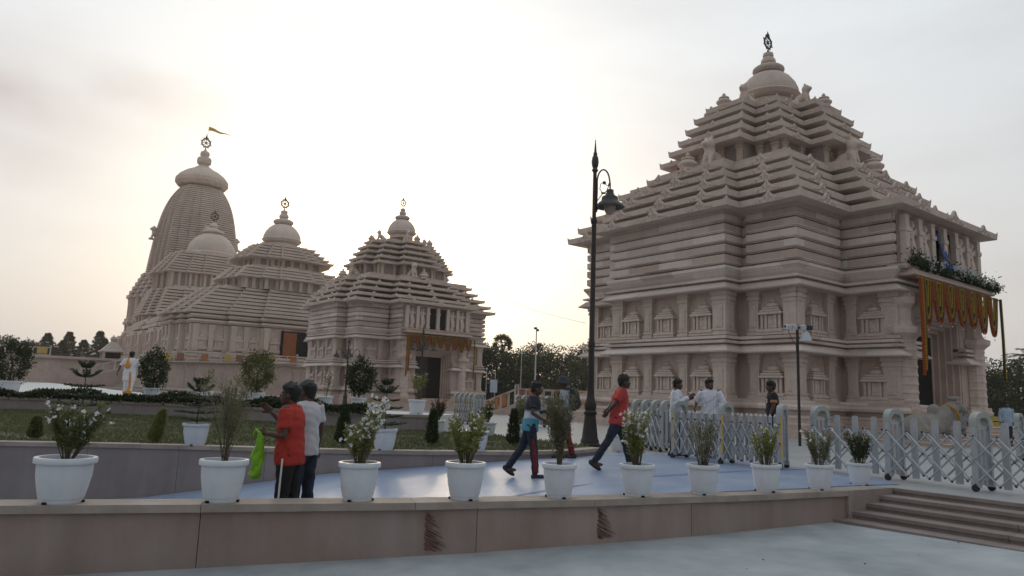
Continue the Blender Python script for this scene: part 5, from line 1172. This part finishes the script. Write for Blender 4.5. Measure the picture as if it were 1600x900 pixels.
def hand(mb, w, d, up_, side, curl=.6, spread=1.):
    """palm and five fingers from wrist w along direction d; up_ = back of hand, side = thumb side"""
    d, up_, side = Vector(d).normalized(), Vector(up_).normalized(), Vector(side).normalized(); w = Vector(w)
    M = Matrix((d, side, up_)).transposed(); mb.ball(w + d*.045, (.052,.042,.017), M)
    for k, (o, L) in enumerate(((.031,.070),(.011,.078),(-.010,.073),(-.030,.058))):
        b = w + d*.085 + side*o; e1 = d*math.cos(curl*.5) - up_*math.sin(curl*.5); e2 = d*math.cos(curl*1.6) - up_*math.sin(curl*1.6); sp = side*o*.35*spread
        mb.tube([b - d*.015, b + (e1+sp)*L*.45, b + (e1+sp)*L*.45 + e2*L*.55], [.0105,.0095,.0075], 7)
    b = w + d*.03 + side*.038; mb.tube([b, b + (side*.7 + d*.7)*.035, b + (side*.45 + d*.9 - up_*.3)*.062], [.013,.0115,.009], 7)
def person(label, x, y, z, H, face, shirt, trousers, lean=0., legs=((0,0),(0,0)), arms=None, head=(0,0), skin='skin', sleeve=.55, hair=True, hem=.80, build=1., shoes='shoe_dark', leg_r=1., stance=.10, open_trouser=None, shoulder_w=.185, long_hair=False):
    """facing angle in degrees (0 = +x). legs: (hip flexion, knee bend) left, right in degrees; arms: (elbow, wrist) offsets from the shoulder (fwd, left, up), left then right"""
    k = H/1.72; t = thing('person', label, 'person', (x, y, z), R(face)); t.scale = (k,k,k)
    ln = R(lean); fw = Vector((1,0,0)); lf = Vector((0,1,0)); Up = Vector((0,0,1)); sp = Vector((math.sin(ln), 0, math.cos(ln))); sf = Vector((math.cos(ln),0,-math.sin(ln)))
    th, sh = .43, .42; feet = []; low = 0
    for s, (hf, kb) in zip((1,-1), legs):
        a = R(hf); d1 = Vector((math.sin(a),0,-math.cos(a))); b = R(hf-kb); d2 = Vector((math.sin(b),0,-math.cos(b))); feet.append((s, d1, d2)); low = min(low, (d1*th + d2*sh).z)
    ph = -low + .085; pel = Vector((0,0,ph)); J = []
    for s, d1, d2 in feet:
        hip = pel + lf*s*.088 - Up*.02; kn = hip + d1*th + lf*s*(stance-.10)*.5; an = kn + d2*(sh-.0) + lf*s*(stance-.10)*.5; J.append((s, hip, kn, an, d2))
    chest = pel + sp*.36; neck_ = pel + sp*.52; shz = pel + sp*.475
    yaw, pit = R(head[0]), R(head[1]); Hm = Matrix.Rotation(yaw, 3, 'Z') @ Matrix.Rotation(pit, 3, 'Y'); hc = neck_ + sp*.115 + sf*.03
    body = MB()
    def hb(p, r): body.ball(hc + Hm @ Vector(p), r, Hm, 14, 10)
    hb((-.008,0,.025),(.095,.076,.095)); hb((.025,0,-.035),(.068,.060,.075)); hb((.05,0,-.085),(.035,.036,.025))
    hb((.098,0,-.012),(.018,.013,.026)); hb((.092,0,-.058),(.014,.026,.010)); hb((.078,0,.022),(.02,.05,.012))
    for s in (-1,1): hb((-.005,s*.078,-.008),(.018,.010,.030))
    body.tube([neck_-sp*.06, neck_+sp*.05, hc-sp*.03], [.062,.052,.050], 10)
    body.ball(chest, (.10,.15,.17), None); body.ball(pel+sp*.12, (.10,.135,.15)); body.ball(pel, (.10,.14,.11))
    for s, hip, kn, an, d2 in J:
        body.tube([hip, hip.lerp(kn,.5), kn, kn.lerp(an,.3), an], [.085,.068,.052,.052,.034], 10); body.ball(an+Vector((.05,0,-.045)), (.11,.042,.038))
    A = []; arms = arms or (((.0,.06,-.28),(.06,.05,-.52)),)*2
    for s, (e, w) in zip((1,-1), arms):
        S0 = shz + lf*s*shoulder_w; E_ = S0 + sf*e[0] + lf*s*e[1] + sp*e[2]; W_ = S0 + sf*w[0] + lf*s*w[1] + sp*w[2]; A.append((s,S0,E_,W_))
        body.tube([S0, S0.lerp(E_,.5), E_, E_.lerp(W_,.35), W_], [.055,.045,.038,.037,.025], 9); body.ball(S0, .056)
        d = (W_-E_).normalized(); upv = (d.cross(lf*s)).normalized() if abs(d.y) < .9 else Up; hand(body, W_, d, lf*s, (upv if upv.length > .1 else fw), .55)
    bo = link('body', remesh(body, .0105, 2, 'body'), skin, t)
    for s in (-1,1):
        c = hc + Hm @ Vector((.083, s*.031, .006)); MB().ball(c, (.010,.013,.008), Hm, 8, 6).build('eye', 'eye_white', bo, True); MB().ball(hc + Hm @ Vector((.091, s*.031, .006)), (.004,.006,.006), Hm, 6, 4).build('pupil', 'hair_black', bo)
    if hair:
        m = MB(); m.ball(hc + Hm @ Vector((-.026,0,.045)), (.104,.089,.098), Hm, 16, 12); m.ball(hc + Hm @ Vector((.012,0,.085)), (.085,.078,.052), Hm); m.ball(hc + Hm @ Vector((-.06,0,-.01)), (.055,.074,.075), Hm)
        if long_hair: m.ball(hc + Hm @ Vector((-.08,0,-.1)), (.05,.09,.16), Hm)
        rr = random.Random(int(abs(x*97)))
        for q in range(26):
            a, b = rr.uniform(0,6.28), rr.uniform(.1,1.3); v = Vector((-.02+.098*math.cos(a)*math.cos(b), .085*math.sin(a)*math.cos(b), .05+.095*math.sin(b)))
            if v.x > .055 and v.z < .09: continue
            m.ball(hc + Hm @ v, rr.uniform(.014,.026), None, 6, 5)
        hr = remesh(m, .011, 1, 'hair'); link('hair', hr, 'hair_black', bo)
    # trousers
    m = MB(); m.ball(pel+Up*.02, (.125*build,.168*build,.13)); m.ball(pel-Up*.05, (.12*build,.155*build,.10))
    for s, hip, kn, an, d2 in J: m.tube([hip+Up*.03, hip.lerp(kn,.45), kn, kn.lerp(an,.5), an-d2*.015], [.108*leg_r,.092*leg_r,.074*leg_r,.068*leg_r,.062*leg_r], 11)
    def crumple(me, amp, f):
        n = len(me.vertices); co = np.empty(n*3, np.float32); me.vertices.foreach_get('co', co); co = co.reshape(-1,3); no = np.empty(n*3, np.float32); me.vertices.foreach_get('normal', no); no = no.reshape(-1,3)
        w_ = np.sin(co[:,2]*f + 3*np.sin(co[:,1]*f*.6 + co[:,0]*f*.5)) + .6*np.sin(co[:,2]*f*2.1 + co[:,0]*f*1.4 - co[:,1]*f)
        co += no*(w_*amp)[:,None]; me.vertices.foreach_set('co', co.ravel()); me.update()
    me = remesh(m, .016, 2, 'trousers'); crumple(me, .0045, 26); link('trousers', me, trousers, t)
    # shirt
    hz = hem-.92; m = MB(); rg = [(hz,.150,.186),(hz+.06,.152,.188),(.06,.146,.182),(.15,.138,.172),(.24,.135,.172),(.33,.138,.183),(.41,.126,.190),(.47,.105,.172),(.51,.082,.115),(.535,.066,.072)]
    m.loft([(pel+sp*q_, sf*a_*build, lf*b_*build) for q_, a_, b_ in rg])
    m.ball(shz+sp*.005, (.085,.19*build,.055)); m.tube([neck_-sp*.07, neck_-sp*.012], [.085,.066], 12)
    for s, S0, E_, W_ in A:
        if sleeve <= 1: e = S0.lerp(E_, sleeve*1.15 if sleeve < .8 else sleeve); m.tube([S0+sp*.005-lf*s*.02, S0.lerp(e,.5), e], [.078,.073,.069], 11)
        else: m.tube([S0+sp*.005-lf*s*.02, S0.lerp(E_,.5), E_, E_.lerp(W_,.5), W_-(W_-E_).normalized()*.02], [.078,.066,.056,.051,.044], 11)
    me = remesh(m, .015, 3, 'shirt'); crumple(me, .004, 30); link('shirt', me, shirt, t)
    for s, hip, kn, an, d2 in J:
        fdir = Vector((-d2.z,0,d2.x)); m = MB(); M = Matrix((fdir, lf, -d2)).transposed(); m.ball(an + fdir*.055 + d2*.05, (.135,.048,.045), M); m.ball(an + fdir*-.03 + d2*.035, (.06,.045,.055), M); sm = remesh(m, .014, 2, 'shoe'); link('shoe', sm, shoes, t)
    return t, dict(hc=hc, Hm=Hm, pel=pel, chest=chest, A=A, J=J, sp=sp, neck=neck_, k=k, bo=bo)
ZR = lambda x, y: ramp_z(x, y) + .006
def local_to_world(t, v):
    return Matrix.Translation(t.location) @ t.rotation_euler.to_matrix().to_4x4() @ Matrix.Diagonal((*t.scale,1)) @ Vector(v)
hang = ((-.02,.05,-.28),(.03,.06,-.53)); behind = ((-.12,.05,-.26),(-.20,-.12,-.36))
# 1 man in red polo with the lime bag
p, q = person('man in red polo and black track pants holding a lime green bag, in the foreground', -2.66, 8.98, ZR(-2.66,8.98), 1.92, 176, 'polo_red', 'black_cloth', 2, ((3,4),(-3,2)), (((-.02,.05,-.28),(.20,.0,-.25)),((.10,.03,-.23),(.30,-.02,-.03))), (8,-4), sleeve=.62, hem=.80, build=1.06)
o = MB().tube([q['J'][0][1]+Vector((.0,.112,-.02)), q['J'][0][1].lerp(q['J'][0][2],.5)+Vector((0,.097,0)), q['J'][0][2]+Vector((0,.078,0)), q['J'][0][3]+Vector((0,.068,0))], .011, 5).build('side_stripe', 'stripe_white', p)
W_ = local_to_world(p, q['A'][0][3] + Vector((.06,0,-.0)))
bag = thing('plastic_bag', 'lime green plastic bag hanging from the hand of the man in red polo', 'bag', W_, R(176)); m = MB(); m.tube([(0,0,.02),(.01,0,-.08),(.0,0,-.2),(.01,.01,-.36),(.03,0,-.50),(.03,0,-.54)], [.022,.05,.066,.060,.074,.04], 12); m.tube([(0,0,.0),(.06,.0,.04),(.09,.01,-.03)],[.02,.022,.012],7); m.ball((.05,0,-.30),(.05,.045,.1))
me = remesh(m, .011, 1, 'bag'); co = np.empty(len(me.vertices)*3, np.float32); me.vertices.foreach_get('co', co); co = co.reshape(-1,3); co[:,0] += .010*np.sin(co[:,2]*23+co[:,1]*40)+.004*np.sin(co[:,2]*61+1); co[:,1] += .007*np.sin(co[:,2]*37+co[:,0]*60); me.vertices.foreach_set('co', co.ravel()); link('bag', me, 'lime_bag', bag)
# 2 man in white tee behind him
p, q = person('man in pale tee and dark jeans standing behind the red polo man', -2.66, 9.6, ZR(-2.66,9.6), 1.90, 150, 'tee_white', 'navy_denim', 0, ((2,2),(-2,2)), (((-.10,.10,-.25),(-.02,.08,-.50)), hang), (14,0), sleeve=.60, hem=.82, build=1.02)
# 3 walking boy with a camera
p, q = person('boy in black, white and cyan tee walking to the right with a camera', .40, 12.35, ZR(.40,12.35), 1.64, -4, 'tee_tricolour', 'navy_denim', 6, ((-20,14),(10,4)), (((.04,.05,-.26),(.27,-.06,-.22)),((.02,.10,-.27),(.22,.02,-.36))), (0,6), sleeve=.62, hem=.80)
o = MB().tube([q['J'][1][1].lerp(q['J'][1][2],.55)+Vector((.01,-.083,0)), q['J'][1][2]+Vector((.01,-.066,0)), q['J'][1][3]+Vector((.01,-.056,.04))], [.02,.034,.034], 8).build('red_panel', 'dark_red_cloth', p)
W_ = local_to_world(p, (q['A'][0][3]+q['A'][1][3])/2 + Vector((.10,0,.05)))
cm = thing('camera_rig', 'black video camera held in front of the walking boy', 'camera', W_, R(-4)); MB().cbox((0,0,0),(.16,.10,.12)).tube([(.08,0,.01),(.24,0,.02)], [.045,.052], 12).cbox((-.02,0,.075),(.1,.06,.04)).cbox((-.11,0,.02),(.06,.06,.06)).tube([(-.06,0,-.05),(-.08,0,-.2)], .018, 7).build('camera_body', 'rubber', cm)
# 4 man with hat and backpack
p, q = person('man in bucket hat and pale tee carrying a black backpack, behind the feathery plant', 1.22, 15.3, 0, 1.70, 172, 'grey_tee', 'dark_red_cloth', 3, ((8,6),(-8,8)), (((.06,.05,-.26),(.28,.0,-.20)),((.05,.06,-.26),(.25,-.02,-.24))), (0,12), sleeve=.6, hem=.80, hair=False, build=1.04)
Wh = local_to_world(p, q['hc'] + Vector((-.01,0,.06)))
ht = thing('bucket_hat', 'dark grey bucket hat on the man with the backpack', 'hat', Wh, R(172)); o = MB().lathe([(.165,-.05),(.168,-.04),(.115,.01),(.108,.09),(.09,.11),(.0,.118)], 20, sy=.9).build('hat', 'hat_grey', ht, True)
Wb = local_to_world(p, q['chest'] + Vector((-.20,0,-.02)))
bp_ = thing('backpack', 'black backpack on the back of the man in the bucket hat', 'backpack', Wb, R(172)); m = MB(); m.ball((0,0,-.02),(.13,.17,.25)); m.ball((-.07,0,-.1),(.09,.13,.13)); link('pack', remesh(m,.02,2,'pack'), 'pack_black', bp_)
for s in (-1,1): MB().tube([(.05,s*.11,.17),(.19,s*.12,.20),(.33,s*.12,.08),(.30,s*.13,-.14),(.1,s*.14,-.2)], .018, 6).build('strap', 'pack_black', bp_)
# 5 man in red tee striding
p, q = person('man in plain red tee and dark jeans striding right with hands behind his back', 2.02, 13.2, ZR(2.02,13.2), 1.78, -2, 'tee_red', 'navy_denim', 7, ((20,6),(-25,8)), (behind, ((-.12,.05,-.26),(-.20,-.06,-.40))), (0,2), sleeve=.62, hem=.80, build=1.04)
# 6, 7 men in white shirts
person('man in plain white shirt gesturing with both hands behind the picket gate', 3.98, 17.0, 0, 1.82, -22, 'shirt_white', 'navy_denim', 0, ((4,4),(-4,4)), (((.06,.05,-.26),(.27,-.08,-.15)),((.08,.05,-.24),(.30,-.06,-.10))), (0,5), sleeve=1.6, hem=.72)
p, q = person('man in striped white shirt with sunglasses on his chest behind the picket gate', 4.72, 16.8, 0, 1.84, -120, 'shirt_striped', 'navy_denim', 0, ((3,3),(-3,3)), (((.02,.12,-.25),(.06,.10,-.50)),((.02,.12,-.25),(.20,.10,-.34))), (50,0), sleeve=.95, hem=.70, build=1.06)
# 8 guard
p, q = person('guard in black uniform and cap looking left, beside the floodlight pole', 6.72, 18.3, 0, 1.88, 172, 'black_cloth', 'black_cloth', 0, ((2,2),(-2,2)), (((.02,.06,-.27),(.10,.02,-.50)), hang), (0,0), sleeve=.62, hem=.80, build=1.05)
Wh = local_to_world(p, q['hc'] + Vector((0,0,.06))); cp = thing('cap', 'black peaked cap on the guard', 'cap', Wh, R(172)); m = MB(); m.lathe([(.108,-.02),(.112,.03),(.095,.075),(.05,.10),(.0,.105)], 18, sy=.88); m.add([(.06,-.075,-.015),(.19,-.05,-.035),(.20,0,-.035),(.19,.05,-.035),(.06,.075,-.015),(.06,0,.0)],[(0,1,5),(1,2,5),(2,3,5),(3,4,5)]); m.build('cap', 'black_cloth', cp, True)
MB().tube([q['A'][0][1].lerp(q['A'][0][2],.62)+Vector((0,0,.02)), q['A'][0][1].lerp(q['A'][0][2],.75)], .074, 12).build('arm_band', 'cloth_orange', p)
MB().cbox(q['chest']+Vector((.135,.05,-.05)),(.012,.07,.10)).build('badge', 'mask_white', p)
# 9 man in white robes on the terrace
p, q = person('man in white robes with saffron trim walking away across the terrace', -14.35, 27.2, TZ, 1.78, 96, 'priest_white', 'priest_white', 2, ((6,4),(-6,6)), (((-.06,.14,-.26),(-.02,.22,-.48)),((.0,.12,-.27),(.10,.10,-.50))), (0,4), sleeve=.9, hem=.62, build=1.18, leg_r=1.35, shoes='skin')
MB().tube([q['neck']+Vector((-.06,.06,.0)), q['chest']+Vector((-.17,.05,.02)), q['pel']+Vector((-.17,.03,.24))], [.04,.05,.05], 8).build('shawl', 'saffron', p); MB().ball(q['pel']+Vector((-.18,.03,.24)), (.05,.11,.10)).build('cloth_bundle', 'saffron', p, True)
for s, hip, kn, an, d2 in q['J']: MB().tube([kn.lerp(an,.55), kn.lerp(an,.82)], [.098,.10], 12).build('robe_hem', 'saffron', p)
MB().tube([q['pel']+Vector((-.16,-.08,.0)), q['J'][1][2]+Vector((-.11,-.02,0)), q['J'][1][3]+Vector((-.09,0,.1))], [.03,.04,.05], 7).build('robe_fold', 'saffron', p)
mk = thing('hand_fan', 'dark small bundle held by the man in white robes', 'bundle', local_to_world(p, q['A'][1][3]+Vector((.03,-.02,-.1)))); MB().ball((0,0,0),(.10,.06,.08)).tube([(0,0,.0),(-.02,0,.12)],.014,6).build('bundle', 'pack_black', mk, True)
rs = np.random.RandomState(17); n = 70; dx = rs.uniform(-5,9,n); dy = rs.uniform(3,11.2,n); ok = dy < 7.0 + .33*dx + .9
c = np.stack([dx, dy, -.59+.024*dx+.006], 1)[ok]; db = link('floor_litter', quad_mesh('floor_litter', leaf_quads(c, rs.normal(size=c.shape)*[1,1,.15], .035, .022, rs)), 'soil'); tag(db, 'tiny bits of litter scattered on the grey floor in front of the wall', 'litter', kind='stuff')
# 10, 11 at the right
person('person in dark patterned clothes half hidden behind the stone bull', 17.6, 28.0, .0, 1.62, -100, 'patterned', 'patterned', 0, ((2,2),(-2,2)), (hang, hang), (0,0), sleeve=1.5, hem=.6, build=1.15, long_hair=True)
person('man in light blue shirt facing the camera near the right picture edge', 19.4, 28.0, 0, 1.72, -105, 'shirt_sky', 'navy_denim', 0, ((2,2),(-2,2)), (hang, hang), (0,0), sleeve=1.5, hem=.74)
# ------------------------------------------------------------------ evening haze
hz = MB().box(-420, 420, -60, 420, -2.6, 62).build('haze', None); hz['kind'] = 'stuff'; tag(hz, 'pale warm evening haze over the whole temple ground', 'haze')
hm = bpy.data.materials.new('haze'); hm.use_nodes = True; hn = hm.node_tree; hn.nodes.clear(); hv = hn.nodes.new('ShaderNodeVolumePrincipled'); ho = hn.nodes.new('ShaderNodeOutputMaterial'); hn.links.new(hv.outputs[0], ho.inputs['Volume'])
hv.inputs['Color'].default_value = (.93, .88, .82, 1); hv.inputs['Density'].default_value = .0003; hv.inputs['Anisotropy'].default_value = .55
hz.data.materials.append(hm); S.cycles.volume_bounces = 1; S.cycles.volume_step_rate = 4; S.cycles.volume_max_steps = 64
